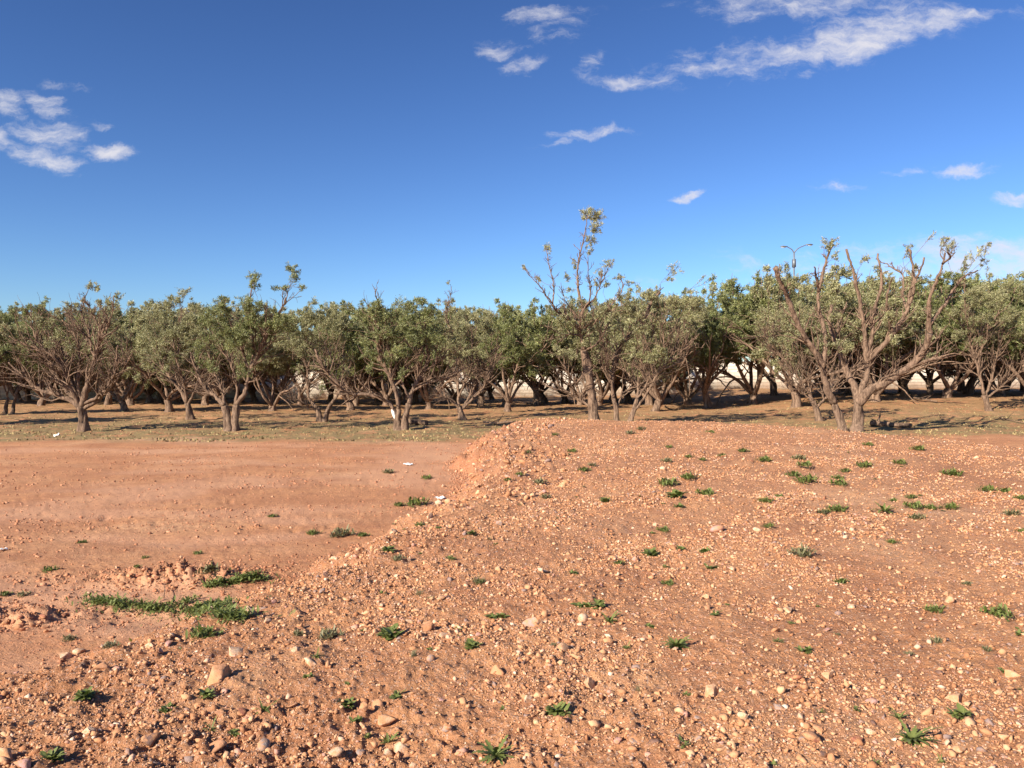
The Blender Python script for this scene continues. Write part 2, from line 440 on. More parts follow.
zb = wzs(xs); zt = zb + 2.42 + .03 * noise(xs * .2, xs * 0, 3)
def strip(y0, y1, zlo, zhi):
    V = []
    for i, x in enumerate(xs):
        V += [(x, y0, zlo[i]), (x, y1, zlo[i]), (x, y1, zhi[i]), (x, y0, zhi[i])]
    Q = []
    for i in range(nseg):
        a = 4 * i; b = a + 4
        Q += [(a, b, b + 3, a + 3), (a + 1, a + 2, b + 2, b + 1), (a + 3, b + 3, b + 2, a + 2), (a, a + 1, b + 1, b)]
    Q += [(0, 3, 2, 1), (4 * nseg, 4 * nseg + 1, 4 * nseg + 2, 4 * nseg + 3)]
    return np.array(V), np.array(Q)
V, Q = strip(-.1, .1, zb - .4, zt); mesh_np('block_panel', V, [Q], M_WALL, wr)
V, Q = strip(-.14, .14, zt + .003, zt + .085); mesh_np('capping', V, [Q], M_CAP, wr)
N = Nodes('cement_pier'); N.color(N.mix(N.noise(1.5, 6, .7), (.66, .57, .47), (.48, .38, .29))); M_PIER = N.m
for k in range(0):
    x = k * wlen / 30
    g = float(wzs(np.array([x]))[0])
    V, Q = box_np(x - .17, x + .17, -.17, -.102, g - .4, g + 2.42); mesh_np('pier', V, [Q], M_PIER, wr)

def tube(P, rad, sides=8, rough=0., seed=0, cap=True):
    """tapering tube along P (n,3) with radii rad -> V, Q, T"""
    P = np.asarray(P, float); rad = np.asarray(rad, float); n = len(P)
    T = np.gradient(P, axis=0); T /= np.linalg.norm(T, axis=1)[:, None] + 1e-9
    ref = np.array((.31, .95, .05)) if abs(T[0][2]) > .5 else np.array((0, 0, 1.))
    U = np.cross(T, ref); bad = np.linalg.norm(U, axis=1) < 1e-3
    U[bad] = np.cross(T[bad], (1, .2, .1)); U /= np.linalg.norm(U, axis=1)[:, None]
    Wv = np.cross(T, U)
    a = np.arange(sides) / sides * 2 * np.pi
    rr = rad[:, None] * np.ones(sides)[None]
    if rough:
        L = np.cumsum(np.r_[0, np.linalg.norm(np.diff(P, axis=0), axis=1)])
        ii, jj = np.meshgrid(L * 2.2, a, indexing='ij')
        rr = rr * (1 + rough * noise(np.cos(jj) * 1.3 + ii * .35 + seed, np.sin(jj) * 1.3 + ii + seed * 3.1, seed) + rough * .5 * noise(np.cos(jj) * 3 + seed, np.sin(jj) * 3 + ii * 1.2, seed + 5))
    V = P[:, None] + rr[..., None] * (np.cos(a)[None, :, None] * U[:, None] + np.sin(a)[None, :, None] * Wv[:, None])
    V = V.reshape(-1, 3)
    i = np.arange(n - 1)[:, None] * sides; j = np.arange(sides)[None]; j2 = (j + 1) % sides
    Q = np.stack([i + j, i + j2, i + sides + j2, i + sides + j], -1).reshape(-1, 4)
    Tt = np.zeros((0, 3), int)
    if cap:
        V = np.vstack([V, P[:1], P[-1:]]); c0, c1 = len(V) - 2, len(V) - 1
        jj = np.arange(sides); k = (jj + 1) % sides; b = (n - 1) * sides
        Tt = np.vstack([np.stack([np.full(sides, c0), k, jj], 1), np.stack([np.full(sides, c1), b + jj, b + k], 1)])
    return V, Q, Tt
class MB:
    def __init__(s): s.V, s.Q, s.T, s.A, s.n = [], [], [], [], 0
    def add(s, V, Q=None, T=None, a=0.):
        if Q is not None and len(Q): s.Q.append(np.asarray(Q) + s.n)
        if T is not None and len(T): s.T.append(np.asarray(T) + s.n)
        s.V.append(np.asarray(V)); s.A.append(np.full(len(V), a) if np.isscalar(a) else a); s.n += len(V)
    def build(s, name, mat, parent=None, smooth=False):
        f = []
        if s.Q: f.append(np.concatenate(s.Q))
        if s.T: f.append(np.concatenate(s.T))
        return mesh_np(name, np.concatenate(s.V), f, mat, parent, {'rnd': np.concatenate(s.A)}, smooth)
def spline(P, step):
    """smooth resample of a polyline"""
    P = np.asarray(P, float)
    if len(P) == 2:
        k = max(2, int(np.linalg.norm(P[1] - P[0]) / step) + 1); t = np.linspace(0, 1, k)[:, None]; return P[0] * (1 - t) + P[1] * t
    E = np.vstack([2 * P[0] - P[1], P, 2 * P[-1] - P[-2]]); out = []
    for i in range(1, len(E) - 2):
        p0, p1, p2, p3 = E[i - 1:i + 3]; k = max(1, int(np.linalg.norm(p2 - p1) / step))
        t = (np.arange(k) / k)[:, None]
        out.append(.5 * (2 * p1 + (p2 - p0) * t + (2 * p0 - 5 * p1 + 4 * p2 - p3) * t ** 2 + (3 * p1 - p0 - 3 * p2 + p3) * t ** 3))
    return np.vstack(out + [P[-1:]])

N = Nodes('galvanised_grey'); N.b.inputs['Metallic'].default_value = .4; N.b.inputs['Roughness'].default_value = .5
N.color(N.mix(N.noise(3, 4, .6), (.24, .25, .26), (.15, .16, .17))); M_METAL = N.m
N = Nodes('lamp_glass'); N.b.inputs['Roughness'].default_value = .2; N.color((.7, .72, .72)); M_GLASS = N.m
LD = 84.
lx = at(793.5, 374, LD)[0]; lz = float(G(np.array([lx]), np.array([LD]))[0])
top = at(793.5, 252, LD)[2] - lz
lamp = tag(empty('street_lamp', (lx, LD, lz)), 'tall grey twin-arm street lamp rising behind the olive crowns', 'street lamp')
m = MB(); m.add(*tube(np.array([(0, 0, z) for z in np.linspace(-.3, top, 12)]), np.linspace(.14, .075, 12), 12)); m.add(*tube([(0, 0, 0), (0, 0, .5)], [.2, .18], 12)); m.build('pole', M_METAL, lamp, True)
bz = top - 1.1; V, Q = box_np(-.14, .14, -.2, .2, bz - .5, bz + .35); mesh_np('junction_box', V, [Q], M_METAL, lamp)
for s, L, H in ((-1, .72, .55), (1, 1.25, .75)):
    m = MB(); P = spline([(0, 0, top - .1), (s * L * .35, 0, top + H * .5), (s * L, 0, top + H)], .1); m.add(*tube(P, np.linspace(.06, .045, len(P)), 8)); arm = m.build('arm', M_METAL, lamp, True)
    m = MB(); P = np.array([(s * (L - .05), 0, top + H), (s * (L + .15), 0, top + H + .02), (s * (L + .5), 0, top + H + .05), (s * (L + .72), 0, top + H)]); V, Q, T = tube(P, [.06, .13, .15, .05], 10); V[:, 2] = (V[:, 2] - (top + H)) * .6 + top + H
    m.add(V, Q, T); hd = m.build('lamp_head', M_METAL, lamp, True)
    V, Q = box_np(min(s * (L + .2), s * (L + .6)), max(s * (L + .2), s * (L + .6)), -.08, .08, top + H - .10, top + H - .075); mesh_np('lens', V, [Q], M_GLASS, hd)

# ------------------------------------------------------------------ olive trees
def unit(v): return v / (np.linalg.norm(v, axis=-1, keepdims=True) + 1e-9)
def leaves(mb, P, D, rng, L=.085, Wd=.026, spread=.9, tint=0.):
    """narrow leaves at points P whose twigs point along D"""
    n = len(P)
    d = unit(D + spread * rng.normal(size=(n, 3)) + np.array((.18, .12, .05)))
    s = unit(np.cross(d, rng.normal(size=(n, 3))))
    l = L * rng.uniform(.6, 1.3, n)[:, None]; w = Wd * rng.uniform(.7, 1.3, n)[:, None]
    m_ = P + d * l * .45
    nn = np.cross(d, s) * l * .06
    V = np.stack([P, m_ + s * w * .5 - nn, P + d * l, m_ - s * w * .5 - nn], 1).reshape(-1, 3)
    Q = np.arange(4 * n).reshape(-1, 4)
    a = np.repeat(np.clip(rng.beta(2, 2.3, n) + tint, 0, 1), 4)
    mb.add(V, Q, None, a)
def wiggle(p0, d, L, n, rng, amp=.18, up=.0):
    P = [p0]; d = d / np.linalg.norm(d)
    for i in range(n):
        d = unit(d + amp * rng.normal(size=3) + np.array((0, 0, up)))
        P.append(P[-1] + d * L / n)
    return np.array(P)
def foliage(twm, lfm, nodes, blobs, rng, leafL=.088, leafW=.020, twr=.011, per=36):
    """each blob: centre, radius (3), number of twigs, tint. A bearer runs from the nearest limb node to the blob, twigs fill it, leaves ride on the twigs."""
    NP = np.array([n[0] for n in nodes])
    for (c, rad, nt, tn) in blobs:
        dd = np.linalg.norm(NP - c, axis=1) + .8 * np.maximum(NP[:, 2] - c[2], 0)
        k = int(np.argmin(dd)); p = NP[k]
        mid = (p + c) / 2 + rng.normal(size=3) * .06 + np.array((0, 0, -.04)); end = c - (c - p) * .1
        B = spline([p, mid, end], .15)
        L0 = np.linalg.norm(c - p)
        twm.add(*tube(B, np.linspace(min(nodes[k][1] * .8, .012 + .012 * L0), .006, len(B)), 5, cap=False))
        P, D = [], []
        for i in range(nt):
            t = unit(rng.normal(size=3) + np.array((.15, .1, .25)))
            s = B[int(len(B) * rng.uniform(.45, .999))]
            e = c + t * rad * rng.uniform(.45, 1.05)
            q = spline([s, (s + e) / 2 + rng.normal(size=3) * .05, e], .07)
            if i % 2 == 0: twm.add(*tube(q[::2] if len(q) > 4 else q, np.linspace(.006, .003, len(q[::2]) if len(q) > 4 else len(q)), 3, cap=False))
            m_ = per; u = rng.uniform(.3, 1, m_) * (len(q) - 1)
            i0 = np.minimum(u.astype(int), len(q) - 2)
            P.append(q[i0] + (q[i0 + 1] - q[i0]) * (u - i0)[:, None] + rng.normal(size=(m_, 3)) * .022)
            D.append(unit(q[i0 + 1] - q[i0]))
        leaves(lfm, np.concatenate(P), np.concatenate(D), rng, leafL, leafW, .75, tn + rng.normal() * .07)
def bare_twigs(twm, P, rad, rng, n, Lr=(.5, 1.5), lo=.2, nodes=None, zmax=99.):
    for i in range(n):
        k = int(rng.uniform(lo, .86) * (len(P) - 1)); t = unit(P[min(k + 1, len(P) - 1)] - P[max(k - 1, 0)])
        d = unit(t * .7 + unit(rng.normal(size=3)) * .75 + np.array((0, -.05, .35))); L = rng.uniform(*Lr)
        if P[k][2] > zmax: L *= .3
        elif P[k][2] + d[2] * L > zmax: L = max(.2, (zmax - P[k][2]) / max(d[2], .3))
        q = wiggle(P[k], d, L, 6, rng, .2, .05); r0 = min(rad[k] * .6, .034)
        twm.add(*tube(q, np.linspace(r0, .006, len(q)), 5, cap=False))
        if nodes is not None: nodes += [(q[3], r0 * .5), (q[-1], .008)]
        for j in range(rng.integers(1, 4)):
            a = rng.integers(2, 6); d2 = unit(unit(q[a] - q[a - 1]) + .8 * rng.normal(size=3) + np.array((0, 0, .2)))
            q2 = wiggle(q[a], d2, L * rng.uniform(.3, .6), 4, rng, .2)
            twm.add(*tube(q2, np.linspace(.008, .004, 5), 4, cap=False))
            if nodes is not None: nodes.append((q2[-1], .006))

def front_tree(label, base, depth, trunk, limbs, tufts, crown, seed, group=None, twigs=5, leaf=M_LEAF, tn=0., spread=1.1, thick=.70):
    """trunk/limbs: (r0, r1, [(px,py[,depth offset]), ...]) traced on the photograph and set at the tree's own depth; tufts (px, py, rx px, ry px, twigs)"""
    rng = np.random.default_rng(seed)
    b = at(base[0], base[1], depth); gz = float(SURF(b[0], b[1])[0]); org = np.array((b[0], depth, gz))
    sc = depth / F
    root = empty('olive_tree', org); tag(root, label, 'olive tree', group)
    def loc(p, off): return at(p[0], p[1], depth + off) - org
    nodes = []; tw = MB(); lf = MB()
    def path(pts, first=None):
        out = []; n = len(pts); side = rng.uniform(-1, 1) * spread
        for i, p in enumerate(pts):
            off = p[2] if len(p) > 2 else side * i / max(n - 1, 1)
            out.append(loc(p, off))
        return out
    starts = []
    for (r0, r1, pts) in trunk:
        P = path([(p[0], p[1], p[2] if len(p) > 2 else 0.) for p in pts]); P[0][2] = -.15
        Q_ = spline(P, .09); n = len(Q_); t = np.linspace(0, 1, n)
        rad = .84 * (r0 + (r1 - r0) * t); rad = rad * (1 + .55 * np.exp(-np.maximum(Q_[:, 2] + .02, 0) / .13))
        m = MB(); m.add(*tube(Q_, rad, 16, .38, seed)); m.build('trunk', M_BARK, root, True)
        nodes += [(Q_[-1], r1)]; starts += [(q, r) for q, r in zip(Q_, rad)]
    for (r0, r1, pts) in limbs:
        P = path(pts)
        # root the limb inside the nearest wood
        S = np.array([s[0] for s in starts]); dxz = np.hypot(S[:, 0] - P[0][0], S[:, 2] - P[0][2])
        k = int(np.argmin(dxz)); 
        if dxz[k] < .5:
            sh = S[k] - P[0]; P = [P[0] + sh] + [p + np.array((0, sh[1] * (1 if len(pts[0]) < 3 else 0), 0)) for p in P[1:]]
        Q_ = spline(P, .10); n = len(Q_); t = np.linspace(0, 1, n)
        Q_ = Q_ + (rng.normal(size=Q_.shape) * .012) * (t[:, None] > .05)
        rad = thick * (r0 + (r1 - r0) * t ** .8) * (1 + .10 * np.sin(t * 19 + seed))
        m = MB(); m.add(*tube(Q_, rad, 10, .22, seed + 3)); lo = m.build('limb', M_BARK, root, True)
        starts += [(q, r) for q, r in zip(Q_[1:], rad[1:])]
        nodes += [(q, r) for q, r in zip(Q_[n // 3::3], rad[n // 3::3])]
        if twigs: bare_twigs(tw, Q_, rad, rng, max(2, int(1.5 * twigs * len(Q_) / 16)), nodes=nodes, zmax=loc((0, 306), 0)[2])
    blobs = []
    for (px, py, rx, ry, nt) in tufts:
        blobs.append((loc((px, py), rng.uniform(-.3, .3) * spread), np.array((rx * sc, (rx + ry) * .5 * sc, ry * sc)), nt, .08 + tn))
    for (px, py, rx, ry, nb, nt) in crown:
        for i in range(nb):
            a = rng.uniform(0, 2 * np.pi); q = math.sqrt(rng.uniform(0, 1))
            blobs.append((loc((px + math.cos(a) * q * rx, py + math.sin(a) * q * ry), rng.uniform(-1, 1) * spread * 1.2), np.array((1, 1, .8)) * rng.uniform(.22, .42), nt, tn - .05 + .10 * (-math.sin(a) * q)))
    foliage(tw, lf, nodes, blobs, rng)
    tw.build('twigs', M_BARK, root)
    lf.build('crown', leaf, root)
    return root, org, starts

exec_trees = []
T1 = front_tree('bare many-branched olive with a tufted top, furthest left of the nearest trees', (83, 430), 28, [(.19, .17, [(84, 431), (82.5, 418), (81.5, 407)])],
 [(.12, .03, [(81, 409), (70, 400), (56, 395), (38, 388), (22, 375), (8, 362)]),
  (.11, .012, [(81, 408), (66, 390), (52, 370), (40, 345), (33, 330), (31, 316), (31, 303)]),
  (.10, .02, [(81, 407), (75, 392), (66, 372), (57, 350), (44, 330)]),
  (.14, .03, [(82, 408), (85, 395), (90, 374), (95, 358), (102, 336), (107, 319)]),
  (.05, .012, [(95, 358), (88, 335), (75, 322), (66, 307)]),
  (.05, .012, [(97, 350), (90, 330), (84, 314), (87, 297), (91, 288)]),
  (.045, .01, [(104, 330), (98, 315), (92, 304), (88, 298)]),
  (.10, .025, [(83, 410), (95, 402), (110, 388), (123, 371), (132, 353)]),
  (.07, .02, [(84, 405), (96, 398), (108, 386), (116, 366), (118, 345)]),
  (.09, .02, [(80, 408), (70, 387), (60, 364), (46, 352), (25, 344), (9, 336)]),
  (.07, .015, [(82, 404), (78, 380), (80, 358), (76, 338), (62, 320)]),
  (.05, .012, [(100, 345), (112, 328), (117, 312), (118, 296)])],
 [(93, 286, 9, 7, 12), (108, 301, 8, 6, 9), (68, 305, 7, 4, 6), (119, 296, 6, 4, 6), (80, 305, 6, 3, 5), (45, 321, 11, 7, 10), (58, 316, 8, 6, 7), (20, 331, 10, 6, 9), (5, 328, 9, 7, 9), (36, 318, 8, 6, 6), (98, 303, 6, 4, 5), (105, 312, 7, 5, 7), (60, 335, 9, 7, 8), (120, 335, 9, 7, 8)],
 [(75, 345, 55, 20, 8, 8)], 11, twigs=13, thick=.85)
T2 = front_tree('bushy olive leaning left on a slim dark trunk, beside the split-trunk olive', (191, 420.5), 34.5, [(.17, .14, [(191, 421), (189, 411), (187, 403)])],
 [(.12, .03, [(187, 404), (180, 390), (170, 377), (160, 362), (152, 345)]), (.09, .02, [(187, 403), (184, 385), (177, 360), (172, 335)]), (.08, .02, [(188, 405), (196, 388), (204, 370), (206, 345)]),
  (.06, .015, [(177, 360), (184, 335), (186, 312), (184, 298)])],
 [(184, 293, 12, 7, 16), (176, 300, 8, 5, 9), (150, 312, 9, 7, 9)], [(175, 320, 36, 20, 36, 13), (165, 345, 38, 14, 18, 10), (165, 365, 32, 9, 9, 9)], 12, twigs=8)
T3 = front_tree('split-trunk olive with two leafy tufts high above its crown, third from the left edge', (231.5, 429.5), 28.3, [(.17, .13, [(230, 430), (227, 418), (224, 406)]), (.16, .13, [(235, 430), (235, 417), (236, 405)])],
 [(.12, .03, [(225, 407), (217, 398), (205, 388), (196, 370), (190, 352)]), (.13, .04, [(236, 406), (244, 393), (251, 370), (261, 350), (270, 328), (281, 310), (286, 298)]),
  (.09, .02, [(235, 406), (237, 385), (231, 365), (222, 350), (214, 335)]), (.06, .02, [(250, 372), (241, 350), (233, 332), (228, 318)]), (.07, .02, [(251, 370), (253, 342), (247, 320), (250, 296), (251, 283)]),
  (.06, .015, [(254, 362), (263, 338), (266, 315), (267, 300)]), (.03, .01, [(283, 306), (282, 294), (283, 289)]), (.03, .01, [(284, 303), (288, 290), (292, 280), (293, 272)]), (.028, .008, [(284, 306), (292, 297), (300, 290), (303, 288)]),
  (.08, .02, [(224, 408), (222, 390), (214, 372), (207, 350)])],
 [(252, 277, 10, 8, 16), (254, 283, 7, 5, 8), (293, 268, 7, 8, 14), (294, 277, 6, 6, 9), (281, 288, 10, 5, 12), (303, 288, 5, 3, 5), (214, 305, 8, 5, 8), (222, 300, 7, 6, 8)],
 [(240, 322, 42, 22, 46, 13), (225, 345, 32, 12, 14, 9), (230, 366, 30, 9, 6, 8), (275, 325, 18, 14, 10, 10)], 13, twigs=8, leaf=M_LEAF2)
T4 = front_tree('open olive with pale slim stem and V-shaped branches left of the white-patched tree', (320, 420), 34, [(.15, .12, [(321, 421), (319, 415), (317, 408)]), (.13, .10, [(324, 421), (327, 413), (331, 404)])],
 [(.10, .03, [(317, 409), (309, 398), (307.5, 384), (307, 368), (300, 355), (293, 340)]), (.06, .02, [(307, 368), (317, 360), (326, 350), (333, 340)]), (.09, .03, [(331, 405), (338, 394), (345, 378), (351, 362)]),
  (.06, .015, [(318, 412), (302, 402), (288, 398), (280, 393)]), (.06, .02, [(307, 366), (309, 348), (306, 330), (305, 318)]), (.05, .02, [(346, 378), (340, 360), (343, 340)])],
 [(345, 306, 9, 7, 10), (331, 310, 8, 6, 9)], [(318, 325, 38, 22, 44, 13), (310, 345, 35, 12, 16, 9), (322, 366, 30, 9, 9, 8)], 14, twigs=8)
T5 = front_tree('olive with a white patch on its forked trunk and a long limb bent leftward', (401, 430), 28.3, [(.15, .12, [(399, 430), (397, 419), (399, 409)]), (.15, .12, [(404, 430), (405, 417), (409, 404)])],
 [(.11, .04, [(399, 410), (395, 390), (386, 369), (379, 355), (380, 335), (376, 318), (378, 300)]), (.10, .05, [(398, 416), (389, 403), (380, 398), (367, 394.5), (353, 394), (343, 389), (331, 377), (321, 364), (315, 350)]),
  (.11, .03, [(409, 405), (413, 388), (423, 372), (428, 354), (425, 330), (425, 308)]), (.07, .025, [(423, 373), (438, 362), (448, 348)]), (.08, .03, [(412, 392), (430, 382), (448, 378), (460, 370)]),
  (.05, .015, [(398, 374), (392, 358), (386, 342)]), (.03, .008, [(378, 303), (377, 296), (379, 288)]), (.05, .02, [(330, 377), (335, 362), (330, 350)]), (.06, .02, [(404, 400), (402, 378), (408, 352), (405, 325)])],
 [(420, 302, 10, 6, 12), (405, 305, 8, 5, 8)], [(400, 322, 48, 20, 50, 13), (395, 345, 48, 14, 20, 9), (405, 366, 36, 9, 8, 8)], 15, twigs=10, leaf=M_LEAF2)
T6 = front_tree('pale grey multi-stemmed olive fanning up from one foot, left of the dense dark-green crown', (462, 417), 35, [(.17, .13, [(463, 418), (461, 413), (459, 407)])],
 [(.08, .03, [(460, 409), (452, 400), (443, 396), (436, 388)]), (.10, .03, [(459, 408), (458, 390), (458, 366), (454, 346), (452, 330)]), (.09, .03, [(461, 410), (470, 396), (478, 376), (488, 358), (500, 346)]), (.09, .03, [(462, 411), (481, 391), (492, 371), (497, 352)]),
  (.05, .012, [(452, 335), (446, 320), (444, 308), (449, 295), (450, 283)]), (.03, .008, [(445, 312), (447, 302), (446, 292)]), (.07, .02, [(459, 398), (470, 370), (472, 345), (470, 325)])],
 [(450, 283, 3, 2, 2), (489, 315, 8, 6, 9)], [(468, 328, 30, 20, 32, 12), (445, 335, 18, 15, 9, 9), (472, 358, 30, 12, 12, 9)], 16, twigs=12, tn=.08)
T7 = front_tree('tallest olive, bare straight trunk with a leafy tuft far above all other crowns', (593, 419.5), 31, [(.22, .17, [(596, 420), (592, 400), (589, 380), (586, 362), (584, 350)])],
 [(.15, .07, [(584, 351), (582, 338), (581, 325), (583, 308)]), (.075, .018, [(583, 310), (577, 290), (577, 265), (582, 243), (585, 226), (587, 218)]), (.05, .015, [(584, 312), (589, 298), (587, 275), (587, 258)]),
  (.10, .05, [(582, 328), (567, 319), (556, 312), (552, 305)]), (.045, .010, [(552, 306), (545, 298), (538, 288), (529, 279), (523, 270)]), (.045, .012, [(552, 306), (552, 288), (547, 265), (545, 252)]),
  (.05, .012, [(584, 312), (593, 300), (599, 285), (600, 268)]), (.03, .01, [(598, 288), (604, 275), (609, 264)]), (.07, .02, [(588, 370), (576, 382), (566, 370), (563, 350)]), (.07, .03, [(593, 408), (583, 402), (566, 392), (552, 388), (543, 384)]),
  (.05, .012, [(580, 326), (570, 310), (563, 298), (560, 284)]), (.05, .02, [(584, 330), (598, 318), (612, 304), (622, 288), (618, 277)]), (.07, .03, [(586, 352), (600, 340), (608, 322)]), (.06, .02, [(582, 335), (568, 335), (556, 345)])],
 [(588, 214, 10, 9, 30), (598, 217, 9, 9, 24), (595, 228, 9, 8, 20), (591, 240, 7, 8, 13), (588, 250, 5, 6, 6), (546, 249, 6, 7, 10), (523, 268, 4, 3, 4), (538, 279, 4, 3, 4), (609, 263, 7, 5, 9), (600, 272, 6, 5, 6), (618, 276, 7, 5, 8), (565, 278, 5, 7, 6), (572, 264, 5, 6, 6), (594, 284, 7, 6, 7), (605, 284, 6, 5, 5), (570, 290, 6, 4, 5), (630, 285, 6, 5, 5)],
 [(590, 315, 34, 14, 16, 10), (565, 330, 25, 14, 7, 9), (568, 355, 24, 12, 8, 9)], 17, twigs=9, tn=.05, spread=.8)
T8 = front_tree('low many-stemmed olive with curving bare limbs reaching right, right of the tallest tree', (624, 419), 31.5, [(.12, .09, [(617, 420), (616, 410), (613, 398)]), (.12, .09, [(628, 420), (634, 409), (637, 399)])],
 [(.08, .03, [(613, 400), (611, 380), (607, 362), (603, 340)]), (.09, .03, [(637, 400), (638, 386), (632, 372), (634, 356)]), (.08, .025, [(631, 413), (644, 398), (656, 377), (667, 364), (682, 351), (697, 335)]), (.07, .02, [(637, 399), (648, 380), (641, 360), (653, 335), (651, 312)]),
  (.06, .02, [(655, 378), (662, 352), (661, 328), (666, 312)]), (.12, .07, [(613, 398), (612, 378), (616, 357), (628, 336), (642, 324), (650, 305), (660, 292)]), (.06, .02, [(652, 303), (660, 294), (667, 285)]), (.06, .02, [(667, 364), (673, 345), (678, 325)]), (.06, .02, [(660, 372), (676, 362), (690, 345)]),
  (.07, .03, [(616, 412), (622, 395), (632, 388), (645, 384), (656, 375)]), (.05, .02, [(612, 385), (604, 372), (596, 355)])],
 [(676, 268, 9, 8, 10), (707, 276, 5, 2, 3), (714, 287, 9, 6, 8), (636, 288, 7, 5, 7), (650, 292, 7, 6, 8), (690, 292, 9, 5, 8), (670, 280, 6, 4, 5)],
 [(660, 312, 48, 20, 34, 13), (640, 335, 36, 14, 12, 9), (655, 358, 34, 10, 10, 9)], 18, twigs=9, tn=.10)
T9 = front_tree('dusty olive with thin stems close behind the left limb of the broadest tree', (817, 417), 33.5, [(.15, .12, [(820, 418), (817, 410), (813, 401)])],
 [(.08, .02, [(813, 402), (804, 386), (794, 372), (779, 354), (766, 336), (768, 318)]), (.04, .012, [(766, 337), (758, 336), (751, 334)]), (.07, .02, [(814, 403), (802, 392), (788, 381), (770, 378)]), (.08, .03, [(817, 408), (828, 396), (838, 383), (850, 370)]), (.06, .02, [(812, 402), (808, 380), (800, 355), (790, 335)]), (.06, .02, [(780, 355), (778, 335), (788, 312)])],
 [], [(785, 325, 32, 22, 18, 11), (815, 340, 35, 20, 10, 10)], 19, twigs=12)
T10 = front_tree('broadest olive, in the right half, forked at the ground with limbs ending in bare stubs', (849, 432), 27.4, [(.17, .13, [(844, 433, -.1), (840, 420), (834, 403)]), (.22, .17, [(856, 433, -.1), (858, 418), (858.5, 400)])],
 [(.12, .06, [(834, 404), (826, 386), (821, 363), (808, 341), (797, 322), (787, 297), (779, 280), (776, 267)]), (.05, .03, [(787, 298), (776, 288), (767, 271)]), (.09, .03, [(821, 365), (822, 338), (815, 302), (820, 272), (826, 254), (830, 246)]), (.05, .02, [(817, 290), (818, 275), (817, 266)]),
  (.14, .05, [(858, 402), (855, 388), (847, 372), (838, 347), (829, 322), (832, 305)]), (.11, .035, [(858, 401), (867, 376), (866, 345), (863, 315), (856, 281), (851, 262), (847, 249)]),
  (.09, .03, [(867, 358), (873, 330), (874, 312), (882, 285), (880, 268), (878, 254)]), (.11, .03, [(867, 362), (879, 350), (890, 338), (905, 316), (914, 290), (913, 265), (910, 249)]),
  (.17, .09, [(859, 404), (870, 391), (892, 378), (913, 364), (924, 350), (930, 334)]), (.09, .025, [(930, 335), (929, 315), (930, 297), (937, 280), (942, 267), (945, 253)]), (.04, .012, [(942, 268), (939, 260), (936, 254)]), (.07, .02, [(931, 325), (944, 304), (957, 283), (968, 274), (977, 271)]),
  (.07, .05, [(903, 371), (920, 360), (937, 357)]), (.05, .015, [(902, 312), (899, 295), (899, 276), (886, 267), (873, 260)]), (.05, .025, [(905, 310), (908, 290), (917, 272), (921, 258)]), (.05, .02, [(886, 330), (884, 305), (888, 284), (891, 278)]), (.05, .02, [(838, 345), (848, 325), (856, 300)])],
 [(831, 241, 9, 5, 12), (826, 247, 5, 4, 5), (836, 256, 5, 5, 4), (865, 257, 7, 6, 7), (908, 250, 8, 7, 7), (950, 243, 11, 5, 12), (946, 238, 7, 4, 7), (987, 244, 5, 4, 5), (980, 252, 9, 6, 8), (936, 230, 4, 3, 2), (985, 262, 6, 6, 5)],
 [(862, 330, 44, 24, 13, 9), (905, 345, 35, 18, 7, 8)], 20, twigs=6, tn=.02, spread=1.3, thick=1.0)
T11 = front_tree('slender V-trunk olive near the right edge, right of the broadest tree', (988, 410), 38, [(.17, .14, [(989, 411), (986, 402), (984, 395)])],
 [(.11, .03, [(984, 396), (982, 385), (976, 361), (969, 338), (967, 315)]), (.11, .03, [(986, 397), (990, 384), (996, 360), (1001, 339), (1004, 318)]), (.09, .03, [(988, 398), (997, 390), (1010, 379), (1026, 368), (1042, 355)]), (.06, .02, [(978, 365), (984, 342), (983, 322)]), (.05, .015, [(968, 335), (962, 322), (955, 310)]), (.04, .012, [(969, 330), (967, 300), (967, 275), (967, 254)]), (.05, .015, [(1001, 345), (1012, 325), (1020, 300)])],
 [(967, 256, 6, 4, 4), (1012, 278, 9, 7, 12), (1022, 285, 9, 6, 10), (1000, 283, 7, 6, 8), (960, 283, 8, 6, 8)], [(990, 305, 38, 20, 40, 14), (975, 330, 30, 12, 8, 10), (1018, 320, 15, 18, 9, 10)], 21, twigs=9, tn=.05)
T12 = front_tree('olive cut by the left edge of the view with two thin dark stems', (8, 411), 40, [(.11, .09, [(5, 414), (6, 408), (8, 398)]), (.10, .08, [(12, 412), (14, 404), (16, 394)])],
 [(.07, .02, [(8, 399), (4, 385), (-4, 368), (-8, 345)]), (.07, .02, [(16, 395), (20, 382), (26, 366), (24, 345)]), (.05, .02, [(8, 397), (10, 378), (8, 355)])],
 [(3, 313, 6, 6, 7), (-4, 320, 8, 6, 8)], [(5, 340, 34, 22, 50, 14)], 22, twigs=7, tn=.05, leaf=M_LEAF2)

# white paint patch on the lower left limb of T5
r5, o5, st5 = T5
P = np.array([at(px, py, 28.3) - o5 for px, py in ((392, 404.5), (393, 410), (394.5, 416), (397, 421))])
N = Nodes('old_whitewash'); N.color(N.mix(N.ramp(N.noise(18, 5, .7), .5, .7), (.82, .80, .76), (.55, .48, .40))); M_WHITE = N.m
P[:, 1] -= .03
m = MB(); m.add(*tube(spline(P, .05), np.interp(np.linspace(0, 1, len(spline(P, .05))), [0, .4, 1], [.03, .075, .035]), 10, .3, 4)); tag(m.build('paint_patch', M_WHITE, r5, True), 'white painted patch on bark')

